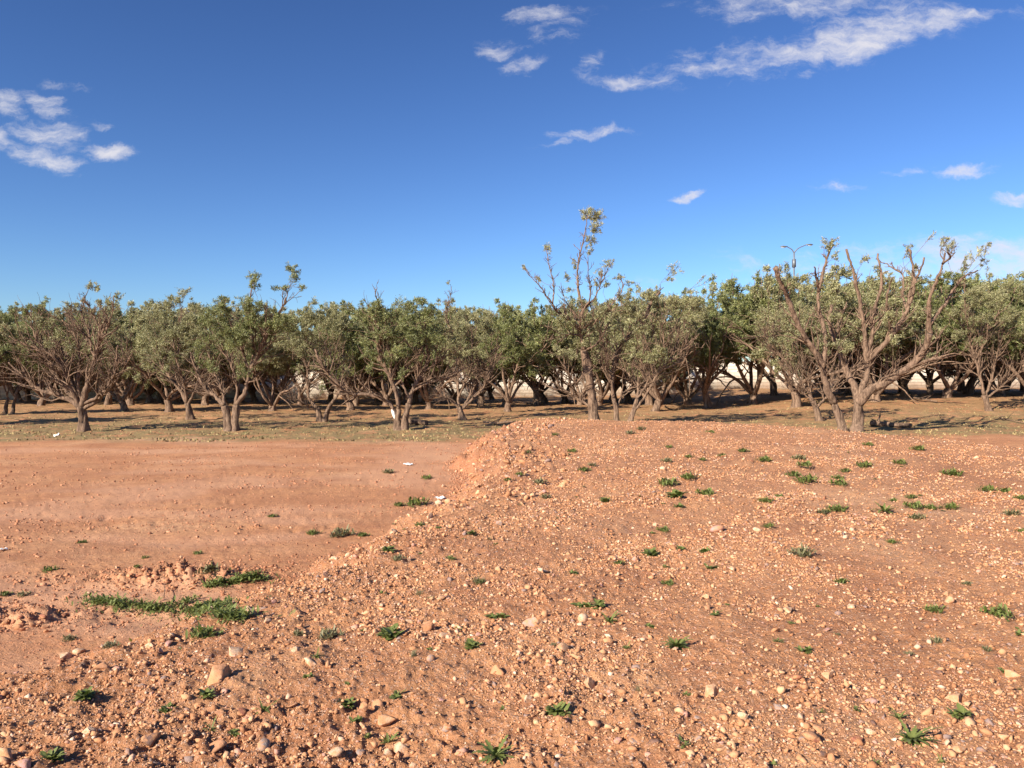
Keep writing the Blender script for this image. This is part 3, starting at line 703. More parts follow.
# ---- trees of the rows behind: eight different grown trees, copied down the rows
def grown(seed, leaf, dens=1., h=4.7, rx=2.3, low=.33):
    rng = np.random.default_rng(seed)
    root = empty('olive_tree', (0, 0, 0)); tr = MB(); tw = MB(); lf = MB(); nodes = []
    ns = rng.integers(1, 4); fork = rng.uniform(.28, .65)
    lean = rng.normal(size=2) * .12
    P = spline([(0, 0, -.25), (lean[0] * .4, lean[1] * .4, fork * .5), (lean[0], lean[1], fork)], .09)
    rad = np.linspace(.15, .12, len(P)) * (1 + .5 * np.exp(-np.maximum(P[:, 2], 0) / .13)); tr.add(*tube(P, rad, 14, .4, seed))
    nl = rng.integers(4, 7); a0 = rng.uniform(0, 6.28)
    limbs = []
    for i in range(nl):
        a = a0 + i * 2 * np.pi / nl + rng.normal() * .3; L = h * rng.uniform(.62, .8); out = rng.uniform(.45, 1.0)
        d = unit(np.array((math.cos(a) * out, math.sin(a) * out, 1.0)))
        q = wiggle(P[-1] - np.array((0, 0, .08)), d, L, 9, rng, .16, .03); q = spline(q, .14)
        rd = np.linspace(.075, .014, len(q)); tr.add(*tube(q, rd, 9, .2, seed + i)); nodes += [(x, r) for x, r in zip(q[len(q) // 3::2], rd[len(q) // 3::2])]
        for j in range(4):
            k = int(rng.uniform(.25, .8) * len(q)); dd = unit(unit(q[min(k + 1, len(q) - 1)] - q[k - 1]) + .7 * rng.normal(size=3) + np.array((0, 0, .1)))
            q2 = spline(wiggle(q[k], dd, rng.uniform(.8, 1.5), 6, rng, .2), .14); r2 = np.linspace(rd[k] * .6, .012, len(q2)); tr.add(*tube(q2, r2, 6, .15, seed + j)); nodes += [(x, r) for x, r in zip(q2[2::2], r2[2::2])]
        bare_twigs(tw, q, rd, rng, 6, nodes=nodes)
    blobs = []; cz = h * (.60 if low > .1 else .50); rz = h * (.39 if low > .1 else .50)
    nb = int(135 * dens)
    lumps = [(unit(rng.normal(size=3) * np.array((1, 1, .8))), rng.uniform(.8, 1.3)) for _ in range(7)]
    for i in range(nb):
        d = unit(rng.normal(size=3)); q = rng.uniform(.05, 1) ** .42
        lump = max(.55, max(s * max(0, float(d @ u)) ** 2.2 for u, s in lumps))
        c = np.array((d[0] * rx * q * lump, d[1] * rx * q * lump, cz + d[2] * rz * q * lump))
        if c[2] < h * low: c[2] = h * (low + rng.uniform(0, .15))
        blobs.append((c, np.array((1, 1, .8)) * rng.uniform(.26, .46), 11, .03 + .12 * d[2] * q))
    for i in range(11):      # shoots standing above the crown
        a = rng.uniform(0, 6.28); q = rng.uniform(.2, .8) * rx; b = np.array((math.cos(a) * q, math.sin(a) * q, h * .82)); q = wiggle(b, np.array((0, 0, 1.)), rng.uniform(.5, 1.0), 5, rng, .12); tw.add(*tube(q, np.linspace(.02, .005, 6), 5)); nodes.append((q[-1], .006))
        for qq in (q[2], q[3], q[-1])[:rng.integers(1, 4)]: blobs.append((qq, np.array((.12, .12, .24)), 5, .12)); nodes.append((qq, .006))
    foliage(tw, lf, nodes, blobs, rng, .10, .026, per=34)
    tr.build('trunk', M_BARK, root, True); tw.build('twigs', M_BARK, root); lf.build('crown', leaf, root)
    return root
protos = [grown(101, M_LEAF2, 1.25), grown(102, M_LEAF, 1.1, low=.15), grown(103, M_LEAF2, 1.1), grown(104, M_LEAF, 1.1, low=.15), grown(105, M_LEAF2, 1.3, rx=2.5), grown(106, M_LEAF, 1.2, low=.17), grown(107, M_LEAF2, 1.0, rx=2.1), grown(108, M_LEAF, 1.3, rx=2.6, low=.13), grown(109, M_LEAF2, 1.7, rx=2.7, low=.04), grown(110, M_LEAF, 1.6, rx=2.9, low=.05), grown(111, M_LEAF, 1.2, rx=2.0, low=.12)]
used = set()
# (px, depth, crown top py, prototype, label)
BACK = [
 (125, 43, 312, 1, 'olive with a straight dark trunk behind the right side of the bare many-branched tree'),
 (169, 42, 305, 3, 'olive trunk leaning left just behind the slim dark-trunked second tree'),
 (272, 43, 312, 5, 'dark-trunked olive standing between the split-trunk tree and the V-branched tree'),
 (352, 44, 302, 2, 'fresh green olive crown rising between the V-branched tree and the white-patched tree'),
 (430, 45, 306, 0, 'leafy olive directly behind the right limbs of the white-patched tree'),
 (507, 42, 306, 6, 'slim-stemmed olive between the pale grey multi-stemmed tree and the dense dark-green one'),
 (537, 51, 298, 4, 'dense dark-green rounded olive left of the tallest tree'),
 (655, 43, 288, 7, 'bushy olive right behind the low many-stemmed tree'),
 (708, 46, 290, 4, 'full dark olive whose low skirt ends where the white wall starts to show'),
 (797, 42, 270, 3, 'olive with two close stems behind the dusty sweeping-stemmed tree'),
 (752, 47, 273, 0, 'green olive crown beside the foot of the street lamp, on its left'),
 (875, 43, 270, 5, 'thick green olive filling the gap inside the broadest tree'),
 (946, 46, 272, 2, 'short dark-trunked olive far back between the broadest tree and the V-trunk tree'),
 (1030, 47, 272, 6, 'leafy olive cut by the right edge of the view behind the V-trunk tree'),
 (-45, 38, 300, 7, None), (-95, 31, 296, 1, None), (1090, 38, 290, 4, None), (1140, 31, 280, 3, None)]
ROW = [(-70, 1), (-25, 0), (40, 2), (82, 10), (108, 4), (150, 0), (205, 7), (240, 10), (300, 4), (330, 1), (385, 6), (455, 10), (480, 3), (566, 0), (598, 7), (630, 2), (688, 5), (775, 4), (826, 7), (848, 0), (905, 1), (968, 4), (1000, 5), (1062, 2), (1115, 7), (20, 7), (130, 5), (175, 1), (225, 7), (275, 3), (355, 7), (415, 3), (505, 1), (545, 7), (580, 5), (615, 1), (650, 3), (865, 7), (930, 3), (985, 1), (1035, 7)]
g4 = 'olive trees of the far rows seen only as green crowns between the nearer ones'
rg = random.Random(5)
def place(px, dep, toppy, k, label, group):
    x = at(px, 384, dep)[0]; z = float(G(np.array([x]), np.array([float(dep)]))[0])
    H = at(px, toppy, dep)[2] - z; s = H / 4.75
    loc_, rz, sc_ = (x, dep, z), rg.uniform(0, 6.28), (s * rg.uniform(.95, 1.1), s * rg.uniform(.95, 1.1), s)
    if k not in used:
        used.add(k); r = protos[k]; r.location = loc_; r.rotation_euler = (0, 0, rz); r.scale = sc_
    else: r = copy_tree(protos[k], loc_, rz, sc_)
    tag(r, label, 'olive tree', group)
for (px, dep, tp, k, lab) in BACK: place(px, dep, tp, k, lab or 'olive standing outside the edge of the view', None if lab else 'olives beyond the edges of the view')
LOW = [(-60, 8), (-10, 9), (28, 8), (95, 9), (160, 8), (208, 9), (255, 9), (345, 8), (378, 9), (425, 8), (492, 9), (640, 9), (668, 8), (612, 9), (808, 8), (842, 9), (880, 8), (905, 9), (985, 9), (1025, 8), (1075, 9), (860, 9), (902, 9), (962, 8), (1005, 9), (58, 9), (130, 9), (185, 9), (402, 9)]
for i, (px, k) in enumerate(LOW):
    place(px, 57 + rg.uniform(-1, 8), (312 if px < 735 else 290) + rg.uniform(-5, 9), k, 'low-skirted olive of the last row, showing only as dark foliage before the wall', 'low-skirted olives of the last row in front of the wall')
for i, (px, k) in enumerate(ROW):
    place(px, 50.5 + (i % 2) * 4.5, 306 + rg.uniform(-5, 7) - (28 if px > 735 else 12 if px > 600 else 0), k, 'olive of the far rows showing only as a green crown between nearer olives', g4)

# ------------------------------------------------------------------ gravel and stones
def ico(sub):
    bm = bmesh.new(); bmesh.ops.create_icosphere(bm, subdivisions=sub, radius=1)
    V = np.array([v.co[:] for v in bm.verts]); T = np.array([[v.index for v in f.verts] for f in bm.faces]); bm.free()
    return V, T
def rock_shape(sub, rng, cuts=7, rough=.12, flat=.62):
    V, T = ico(sub); V = V.copy()
    for i in range(cuts):
        n = unit(rng.normal(size=3)); d = rng.uniform(.32, .72)
        s = V @ n; k = s > d; V[k] -= np.outer(s[k] - d, n)
    V *= 1 + rough * rng.normal(size=(len(V), 1)) * (.5 if sub > 1 else 1)
    V *= np.array((rng.uniform(.8, 1.25), rng.uniform(.65, 1.), flat * rng.uniform(.75, 1.2)))
    return V, T
rng = np.random.default_rng(77)
SM = [rock_shape(1, rng, 4, .26, .7) for _ in range(40)]     # 12-vertex chips
def scatter(zone, rng, dens_fn, smax=.026):
    """zone: list of (r0, r1, smallest radius, stones per m2); heavy-tailed sizes"""
    X, Y, S = [], [], []
    for (r0, r1, s0, dn) in zone:
        A = math.pi * (r1 * r1 - r0 * r0) * 104 / 360; n = int(A * dn)
        r = np.sqrt(rng.uniform(r0 * r0, r1 * r1, n)); t = R(1) * rng.uniform(-52, 52, n)
        x, y = r * np.sin(t), r * np.cos(t); s = s0 * rng.uniform(0, 1, n) ** (-1 / 2.3)
        k = (s < smax) & (rng.uniform(0, 1, n) < dens_fn(x, y))
        X.append(x[k]); Y.append(y[k]); S.append(s[k])
    return np.concatenate(X), np.concatenate(Y), np.concatenate(S)
def gravel(name, x, y, s, z, rng, mat, shape=SM, sink=.15):
    n = len(x); which = rng.integers(0, len(shape), n); Vs, Ts, As = [], [], []; off = 0
    for k, (BV, BT) in enumerate(shape):
        i = np.nonzero(which == k)[0]; m = len(i)
        if not m: continue
        a = rng.uniform(0, 2 * np.pi, m); tx = rng.normal(size=m) * .35; c, s_ = np.cos(a), np.sin(a)
        B = np.repeat(BV[None], m, 0) * s[i][:, None, None]
        bx, bz = B[..., 0] * np.cos(tx)[:, None] - B[..., 2] * np.sin(tx)[:, None], B[..., 0] * np.sin(tx)[:, None] + B[..., 2] * np.cos(tx)[:, None]
        B = np.stack([bx * c[:, None] - B[..., 1] * s_[:, None] + x[i][:, None], bx * s_[:, None] + B[..., 1] * c[:, None] + y[i][:, None], bz + (z[i] + s[i] * sink)[:, None]], -1)
        Vs.append(B.reshape(-1, 3)); Ts.append((BT[None] + (np.arange(m) * len(BV))[:, None, None] + off).reshape(-1, 3)); off += m * len(BV)
        As.append(np.repeat(rng.uniform(0, 1, m), len(BV)))
    return mesh_np(name, np.concatenate(Vs), [np.concatenate(Ts)], mat, attr={'rnd': np.concatenate(As)})
def mound_density(x, y):
    d = polydist(x, y)
    edge = np.exp(-np.maximum(d, 0) / 1.3)
    p = .16 + .80 * sm(-.25, .45, fbm(x * .8, y * .8, 4, 91)) + .5 * edge
    return np.where((d > -1.5) & (Mz(x, y) > G(x, y) - .03), np.clip(p, 0, 1), 0)
x, y, s = scatter([(2.3, 4.6, .0034, 6200), (4.6, 7.5, .0052, 2600), (7.5, 12, .008, 1000), (12, 19, .012, 400), (19, 30, .018, 170)], rng, mound_density)
xb, yb, sb = scatter([(9, 14, .022, 26), (14, 30, .034, 20)], rng, lambda x, y: np.where((polydist(x, y) > -.6) & (polydist(x, y) < 2.0) & (x < 3) & (Mz(x, y) > G(x, y) - .02), .9, 0), .085)
x, y, s = np.r_[x, xb], np.r_[y, yb], np.r_[s, sb]
g = gravel('gravel', x, y, s * rng.uniform(.8, 1.2, len(s)), Mz(x, y), rng, M_GRAVEL)
tag(g, 'loose pinkish tan gravel and earth crumbs strewn over the whole raised mound', 'gravel', kind='stuff')
def flat_density(x, y):
    d = polydist(x, y)
    near_edge = np.exp(-np.maximum(-d, 0) / .25)
    L = bell(x, y, LEDGE[3][0], LEDGE[3][1], 1.1, .4) + bell(x, y, LEDGE[0][0] - .3, LEDGE[0][1] - .2, .9, .4)
    p = .10 * sm(-.1, .5, fbm(x * .6, y * .8, 3, 95)) + .9 * near_edge ** 2 + .9 * L + .02
    return np.where(d < .4, np.clip(p, 0, 1), 0)
x, y, s = scatter([(4, 8, .005, 2200), (8, 14, .009, 1000), (14, 24, .014, 420), (24, 40, .026, 30)], rng, flat_density, .035)
CL_M = stone_mat('earth_crumbs', [(0, (.44, .20, .11)), (.3, (.36, .155, .085)), (.6, (.50, .25, .145)), (.80, (.27, .115, .065)), (.97, (.58, .35, .22))])
g = gravel('earth_clods', x, y, s, G(x, y), rng, CL_M)
tag(g, 'crumbled red clods dotted over the smooth field left of the mound', 'clods', kind='stuff')

BIG = [rock_shape(3, rng, 16, .02, .66) for _ in range(5)]
RND = [rock_shape(3, rng, 0, .012, .8) for _ in range(2)]
FLT = [rock_shape(3, rng, 12, .02, .42) for _ in range(3)]
MED = [rock_shape(2, rng, 11, .06, .62) for _ in range(10)]
def normalise(VT): V, T = VT; w = max(np.ptp(V[:, 0]), np.ptp(V[:, 1])) / 1.9; V = V - (V.max(0) + V.min(0)) / 2; return V / w, T
def smoothish(V, T): return V, T
stone_cache = {}
def stone_mesh(kind, k, col):
    key = (kind, k, col)
    if key not in stone_cache:
        V, T = normalise({'a': BIG, 'r': RND, 'f': FLT, 'm': MED}[kind][k % {'a': 5, 'r': 2, 'f': 3, 'm': 10}[kind]])
        ob = mesh_np('stone', V, [T], STONE_M[col], smooth=(kind == 'r')); stone_cache[key] = ob.data; bpy.data.objects.remove(ob)
    return stone_cache[key]
def put_stone(x, y, z, rad, kind, k, col, rz, label, group=None, sink=.3, tilt=(0, 0), pit=None):
    o = bpy.data.objects.new('stone', stone_mesh(kind, k, col)); COL.objects.link(o)
    o.location = (x, y, z + rad * ({'f': .32, 'a': .6, 'r': .7, 'm': .55}[kind] - sink - .12)); o.rotation_euler = (tilt[0], tilt[1], rz); o.scale = (rad, rad, rad)
    return tag(o, label, 'stone', group)
# (px, py, width px, kind, colour, landmark name)
ST = [(717, 531, 15, 'r', 'pink', 'smooth rounded pinkish boulder'), (377, 707, 17, 'a', 'orange', 'reddish block in the stone cluster'), (387, 724, 19, 'a', 'tan', 'tan wedge-shaped rock of the cluster'), (401, 752, 15, 'a', 'pale', 'pale chunky rock'),
 (364, 711, 12, 'a', 'orange', None), (364, 727, 12, 'm', 'tan', None), (429, 627, 16, 'f', 'orange', 'flat orange slab'), (431, 661, 10, 'r', 'grey', None), (497, 673, 14, 'a', 'orange', None), (448, 730, 10, 'm', 'grey', None),
 (264, 751, 20, 'r', 'grey', 'dark grey-brown rounded rock'), (443, 700, 12, 'f', 'pink', None), (267, 623, 10, 'a', 'pale', None), (311, 664, 17, 'f', 'pale', None), (248, 615, 18, 'a', 'pale', 'big pale rock at the mound foot'),
 (65, 658, 14, 'a', 'pale', None), (79, 652, 12, 'm', 'pale', None), (101, 669, 14, 'a', 'orange', 'angular clod with one steep side'), (218, 678, 24, 'f', 'orange', 'broad flat orange stone'), (32, 726, 10, 'm', 'yellow', None), (211, 749, 30, 'f', 'orange', 'large flat reddish slab at the lower left'),
 (5, 757, 22, 'a', 'tan', 'large tan rock at the bottom left corner'), (22, 767, 16, 'a', 'pink', None), (152, 744, 18, 'm', 'dark', None), (238, 654, 18, 'f', 'pale', None), (89, 734, 12, 'a', 'pale', None), (241, 715, 12, 'm', 'red', None),
 (583, 621, 13, 'r', 'pale', 'pale rounded stone between green weeds'), (532, 625, 16, 'a', 'grey', None), (528, 702, 12, 'a', 'pale', None), (536, 724, 9, 'r', 'yellow', None), (563, 650, 18, 'f', 'tan', None), (699, 718, 12, 'f', 'grey', 'flat grey-brown stone'), (577, 751, 12, 'a', 'tan', None), (618, 743, 10, 'm', 'pink', None),
 (524, 663, 10, 'm', 'dark', None), (561, 588, 7, 'm', 'dark', None), (635, 616, 9, 'f', 'grey', None), (634, 743, 9, 'm', 'grey', None), (711, 694, 16, 'f', 'tan', None), (714, 638, 10, 'f', 'pale', None), (825, 630, 12, 'f', 'pink', None), (788, 612, 13, 'a', 'pale', None), (851, 607, 12, 'f', 'pale', None),
 (876, 634, 12, 'f', 'red', 'flat dark red stone'), (780, 709, 12, 'f', 'grey', None), (871, 702, 13, 'f', 'pink', None), (803, 740, 11, 'f', 'grey', None), (823, 756, 11, 'r', 'dark', 'small dark olive-brown pebble'), (857, 740, 13, 'f', 'red', None), (1010, 690, 9, 'm', 'dark', None), (998, 694, 10, 'm', 'yellow', None),
 (1013, 677, 16, 'a', 'tan', None), (871, 734, 10, 'm', 'pale', None), (953, 699, 16, 'f', 'tan', None), (834, 676, 9, 'm', 'pale', None), (895, 684, 12, 'f', 'tan', None), (409, 622, 8, 'm', 'pale', None), (410, 560, 7, 'a', 'pale', None), (325, 577, 9, 'a', 'dark', 'dark brown stone on the left shoulder'), (322, 592, 9, 'm', 'grey', None), (349, 556, 8, 'a', 'pale', None), (393, 533, 9, 'm', 'pale', None),
 (430, 517, 8, 'a', 'pale', None), (448, 502, 8, 'a', 'tan', None), (499, 524, 8, 'a', 'grey', 'grey stone high on the left slope'), (553, 497, 8, 'a', 'dark', None), (543, 492, 10, 'f', 'pink', None), (562, 487, 10, 'a', 'yellow', 'yellowish rock near the mound crest'), (663, 470, 7, 'r', 'pale', None), (757, 531, 9, 'r', 'pale', None), (878, 534, 10, 'f', 'pink', None), (852, 531, 9, 'r', 'pale', None), (976, 459, 6, 'a', 'pale', None),
 (618, 522, 9, 'f', 'pale', None), (595, 505, 8, 'f', 'pale', None), (443, 487, 6, 'a', 'pale', None), (478, 493, 7, 'a', 'yellow', None), (160, 652, 9, 'a', 'pink', None), (150, 648, 10, 'a', 'pale', None), (169, 645, 9, 'a', 'pink', None), (178, 640, 8, 'm', 'pale', None), (140, 653, 8, 'm', 'orange', None), (172, 636, 8, 'm', 'pale', None)]
# (px, py, width px, kind, landmark name): r rosette, c leafy clump, g grassy tuft, m low mat, d dull dry mat
WD = [(912, 741, 44, 'R', 'large spiky rosette weed at the lower right'), (899, 718, 20, 'r', None), (962, 716, 26, 'c', 'leafy weed at the lower right edge'), (1000, 616, 30, 'm', 'bushy green tuft at the right edge'), (935, 611, 20, 'm', 'dense small tuft near the right edge'), (805, 652, 16, 'c', 'leafy weed right of centre'), (777, 642, 14, 'r', None),
 (677, 647, 34, 'R', 'dark sprawling star-shaped weed'), (582, 607, 22, 'c', None), (601, 607, 20, 'c', None), (609, 622, 24, 'r', 'leafy weed beside the pale rounded stone'), (627, 649, 16, 'r', None), (715, 615, 16, 'c', 'upright weed just right of centre'), (650, 626, 10, 'c', None), (558, 714, 26, 'C', 'broad-leaved weed at the bottom centre'), (639, 692, 10, 'g', None), (687, 695, 8, 'c', None), (684, 748, 20, 'r', None), (616, 732, 8, 'c', None),
 (669, 585, 14, 'm', None), (712, 569, 16, 'c', None), (665, 567, 8, 'c', None), (619, 564, 12, 'm', None), (574, 573, 10, 'c', None), (531, 654, 8, 'c', None), (387, 639, 32, 'C', 'wide dark green weed left of centre'), (329, 637, 24, 'd', 'flat dull green weed'), (470, 648, 20, 'C', 'bright leafy weed at centre left'), (496, 618, 22, 'c', 'dark weed with a dry stem'), (316, 657, 16, 'r', None), (307, 678, 14, 'c', None),
 (347, 707, 20, 'C', 'leafy weed left of the stone cluster'), (396, 697, 20, 'c', 'leafy weed above the stone cluster'), (389, 743, 24, 'r', 'spreading weed below the stone cluster'), (367, 738, 10, 'c', None), (264, 711, 22, 'r', None), (496, 757, 46, 'R', 'large ragged weed at the bottom edge'), (503, 709, 10, 'c', None), (419, 595, 12, 'g', None), (478, 584, 18, 'g', 'pale grassy tuft on the slope'), (356, 721, 14, 'c', None), (413, 657, 12, 'g', None), (297, 635, 14, 'd', None), (383, 593, 8, 'c', None),
 (83, 700, 24, 'C', 'fresh weed at the far left of the mound'), (165, 712, 18, 'C', 'dark broad-leaved weed at the lower left'), (206, 696, 22, 'c', 'weed beside the broad flat orange stone'), (233, 734, 16, 'c', None), (211, 732, 14, 'r', None), (54, 764, 26, 'C', 'weed at the bottom left edge'), (204, 636, 30, 'm', 'thin green weed patch at the mound foot'),
 (208, 573, 26, 'd', 'small green mat behind the clod ledge'), (22, 596, 14, 'd', None), (50, 571, 16, 'm', None), (5, 595, 12, 'm', None), (68, 640, 14, 'd', None), (110, 647, 16, 'd', None), (145, 558, 8, 'm', None), (137, 568, 8, 'm', None), (198, 554, 10, 'm', None), (82, 543, 9, 'm', None),
 (417, 505, 24, 'm', 'green mat on the field close to the mound'), (399, 506, 12, 'm', None), (427, 479, 12, 'm', None), (313, 534, 14, 'm', None), (341, 536, 24, 'd', None), (363, 536, 12, 'm', None), (385, 551, 18, 'c', 'bright weed on the left shoulder'), (398, 560, 14, 'd', None), (452, 559, 12, 'c', None), (471, 534, 12, 'c', None), (480, 583, 12, 'm', None), (420, 526, 12, 'm', None), (388, 473, 12, 'd', None), (272, 517, 10, 'm', None),
 (668, 485, 22, 'm', 'dense green mat high on the mound'), (689, 479, 18, 'm', None), (673, 497, 22, 'C', 'thick green weed high on the mound'), (680, 507, 12, 'c', None), (664, 531, 14, 'm', None), (682, 550, 14, 'c', None), (648, 556, 22, 'C', 'dark weed on the middle of the mound'), (705, 552, 13, 'C', None), (707, 495, 20, 'm', None), (766, 502, 15, 'm', None), (805, 482, 24, 'm', 'long green mat beyond the rounded boulder'), (793, 476, 16, 'm', None), (806, 467, 16, 'm', None), (799, 460, 14, 'd', None), (764, 462, 16, 'm', None), (743, 452, 12, 'm', None),
 (669, 448, 9, 'm', None), (689, 458, 9, 'm', None), (702, 461, 9, 'm', None), (667, 462, 11, 'd', None), (779, 497, 10, 'm', None), (822, 513, 13, 'd', None), (768, 527, 13, 'm', None), (803, 555, 26, 'd', None), (711, 433, 9, 'm', None), (641, 430, 10, 'd', None), (630, 434, 11, 'd', None), (722, 456, 9, 'm', None), (840, 485, 18, 'm', None), (838, 479, 13, 'm', None), (863, 467, 18, 'm', None), (845, 472, 12, 'm', None), (901, 464, 14, 'm', None), (953, 475, 20, 'm', None), (893, 501, 10, 'm', None), (911, 498, 12, 'm', None),
 (915, 508, 20, 'm', 'first of three green mats in a row'), (931, 509, 16, 'm', 'middle of three green mats in a row'), (950, 509, 18, 'm', 'last of three green mats in a row'), (885, 512, 26, 'R', 'dark spiky rosette on the far mound'), (917, 519, 16, 'd', None), (892, 543, 12, 'm', None), (987, 491, 18, 'm', None), (1004, 492, 14, 'm', None), (1021, 499, 12, 'm', None), (1012, 515, 18, 'd', 'dull mat at the right edge'), (1021, 532, 12, 'm', None), (918, 450, 14, 'm', None), (869, 446, 10, 'm', None), (838, 511, 20, 'm', None), (826, 512, 10, 'm', None),
 (841, 583, 15, 'm', 'small tuft on the right of the mound'), (967, 585, 10, 'd', None), (937, 642, 14, 'd', None), (1020, 634, 12, 'c', None), (985, 650, 12, 'd', None), (909, 654, 9, 'd', None), (819, 714, 12, 'r', None), (855, 709, 9, 'c', None), (773, 765, 12, 'c', None), (874, 764, 12, 'r', None), (941, 764, 14, 'r', None), (690, 765, 0, 'r', None), (592, 466, 10, 'd', None), (573, 452, 10, 'm', None), (527, 455, 10, 'm', None), (555, 436, 8, 'm', None), (508, 481, 10, 'm', None), (540, 483, 14, 'd', None), (520, 475, 10, 'm', None), (545, 498, 12, 'd', None), (584, 472, 14, 'm', None), (495, 545, 8, 'c', None), (490, 540, 8, 'g', None), (606, 501, 14, 'C', None)]
# -- plant shapes of unit half-width
def leafstrip(mb, base, az, L, w, rise, droop, rng, lobes=0, a=.5, segs=6):
    t = np.linspace(0, 1, segs + 1); prof = np.sin(np.pi * np.clip(t * .92 + .06, 0, 1)) ** .7
    if lobes: prof = prof * (1 - .6 * (np.arange(segs + 1) % 2))
    dx = t * L; z = rise * L * t - droop * L * t * t
    z = np.maximum(z, 0); c, s = math.cos(az), math.sin(az); ww = prof * w * .5
    M = np.stack([base[0] + dx * c, base[1] + dx * s, base[2] + z], 1); S = np.array((-s, c, .0))
    V = np.concatenate([M + S * ww[:, None] + np.array((0, 0, .25)) * ww[:, None], M, M - S * ww[:, None] + np.array((0, 0, .25)) * ww[:, None]]); n = segs + 1
    Q = np.array([(i, i + 1, n + i + 1, n + i) for i in range(segs)] + [(n + i, n + i + 1, 2 * n + i + 1, 2 * n + i) for i in range(segs)])
    mb.add(V, Q, None, np.full(len(V), np.clip(a + rng.normal() * .12, 0, 1)))
def plant(kind, rng):
    mb = MB()
    if kind in 'rR':
        n = 44 if kind == 'R' else 20; side = rng.uniform(.6, 1, 3)
        for i in range(n):
            az = i * 2.4 + rng.normal() * .35; L = rng.uniform(.55, 1.1) * (1 if i < n * .6 else .6) * (side[int(az / 2.1) % 3])
            leafstrip(mb, (rng.normal() * .03, rng.normal() * .03, .02), az, L, .14 + .08 * rng.uniform(), rng.uniform(.25, 1.1), rng.uniform(.1, .6), rng, 1, .4 + .2 * rng.uniform(), 9)
    elif kind in 'cC':
        k = 4 if kind == 'C' else 2
        hubs = [(0, 0)] + [tuple(rng.uniform(-.4, .4, 2)) for _ in range(k)]
        for hx, hy in hubs:
            for i in range(20):
                az = rng.uniform(0, 6.28); L = rng.uniform(.25, .6)
                leafstrip(mb, (hx, hy, rng.uniform(0, .12)), az, L, L * rng.uniform(.38, .6), rng.uniform(.1, 1.1), rng.uniform(.1, .7), rng, 0, .35 + .3 * rng.uniform(), 4)
    elif kind == 'g':
        for i in range(60):
            az = rng.uniform(0, 6.28); L = rng.uniform(.5, 1.1); leafstrip(mb, tuple(rng.normal(size=2) * .15) + (0,), az, L * .7, .05, rng.uniform(.4, 1.6), rng.uniform(.2, .8), rng, 0, .5 + .5 * rng.uniform(), 4)
    else:
        n = 150
        for i in range(n):
            q = rng.uniform(0, 1) ** .6; az0 = rng.uniform(0, 6.28); wv_ = .75 + .25 * math.sin(az0 * 3 + .5)
            p = (math.cos(az0) * q * .9 * wv_, math.sin(az0) * q * .75 * wv_, rng.uniform(0, .16) * (1 - q * .6)); L = rng.uniform(.14, .32)
            leafstrip(mb, p, rng.uniform(0, 6.28), L, L * .4, rng.uniform(0, 1.0), rng.uniform(0, .5), rng, 0, .25 + .5 * rng.uniform(), 3)
    return mb
PL = {}
for kind, n in (('r', 3), ('R', 4), ('c', 4), ('C', 4), ('g', 2), ('m', 4), ('d', 3)):
    for k in range(n):
        ob = plant(kind, rng).build('weed', M_DULL if kind in 'dg' else M_WEED); PL[kind, k] = ob.data; bpy.data.objects.remove(ob)
NK = {'r': 3, 'R': 4, 'c': 4, 'C': 4, 'g': 2, 'm': 4, 'd': 3}
# -- descriptions: each item is told apart by the landmark beside it
LM = [(p[0], p[1], p[5]) for p in ST if p[5]] + [(p[0], p[1], p[4]) for p in WD if p[4]]
SUR = {'smooth rounded pinkish boulder': ' alone on the upper mound', 'flat orange slab': ' set among gravel below centre', 'pale chunky rock': ' below the stone cluster at the bottom', 'dark grey-brown rounded rock': ' half sunk at the bottom of the left slope', 'angular clod with one steep side': ' on the bare ground at left',
       'broad flat orange stone': ' on the lower left slope', 'flat grey-brown stone': ' on bare soil at the lower centre', 'flat dark red stone': ' pressed into the soil at right', 'small dark olive-brown pebble': ' left of the large spiky rosette weed', 'flat dull green weed': ' on the left slope of the mound', 'dark weed with a dry stem': ' just left of centre on the gravel'}
CN = {'tan': 'tan', 'orange': 'orange', 'pale': 'pale', 'grey': 'grey', 'dark': 'dark brown', 'pink': 'pinkish', 'red': 'dark red', 'yellow': 'yellowish'}
KN = {'a': 'angular stone', 'r': 'rounded stone', 'f': 'flat stone', 'm': 'small chip of stone'}
WN = {'r': 'small star-shaped weed', 'R': 'spiky rosette weed', 'c': 'small leafy weed', 'C': 'broad-leaved weed', 'g': 'pale grassy tuft', 'm': 'low green mat', 'd': 'dull olive mat of weed'}
usedl = set()
def relabel(px, py, what):
    c = sorted((math.hypot(px - a, (py - b) * 1.3), a, b, n) for a, b, n in LM if (a, b) != (px, py))
    for adv in ('', 'second ', 'third ', 'fourth ', 'fifth '):
        for d, a, b, n in c[:3 if not adv else 1]:
            dx, dy = px - a, (py - b) * 1.3
            s = ('right of' if dx > 0 else 'left of') if abs(dx) > abs(dy) else ('in front of' if dy > 0 else 'behind')
            near = 'just ' if d < 30 else ''
            if adv: near = ''
            l = f'{adv}{what} {near}{s} the {n}'
            if l not in usedl and len(l.split()) <= 16: usedl.add(l); return l
    return what
SOCC = []
for i, (px, py, w, kind, col, name) in enumerate(ST):
    X, Y, Z = hit(px, min(py, 800)); d = math.hypot(Y, EYE - Z); rad = w / F * d * .5
    lab = (name + SUR.get(name, '')) if name else relabel(px, py, f'{CN[col]} {KN[kind]}')
    SOCC.append((X, Y, rad))
    put_stone(X, Y, Z, rad, kind, i, col, (i * 2.37) % 6.28, lab, tilt=((i % 5 - 2) * .1, (i % 7 - 3) * .08))
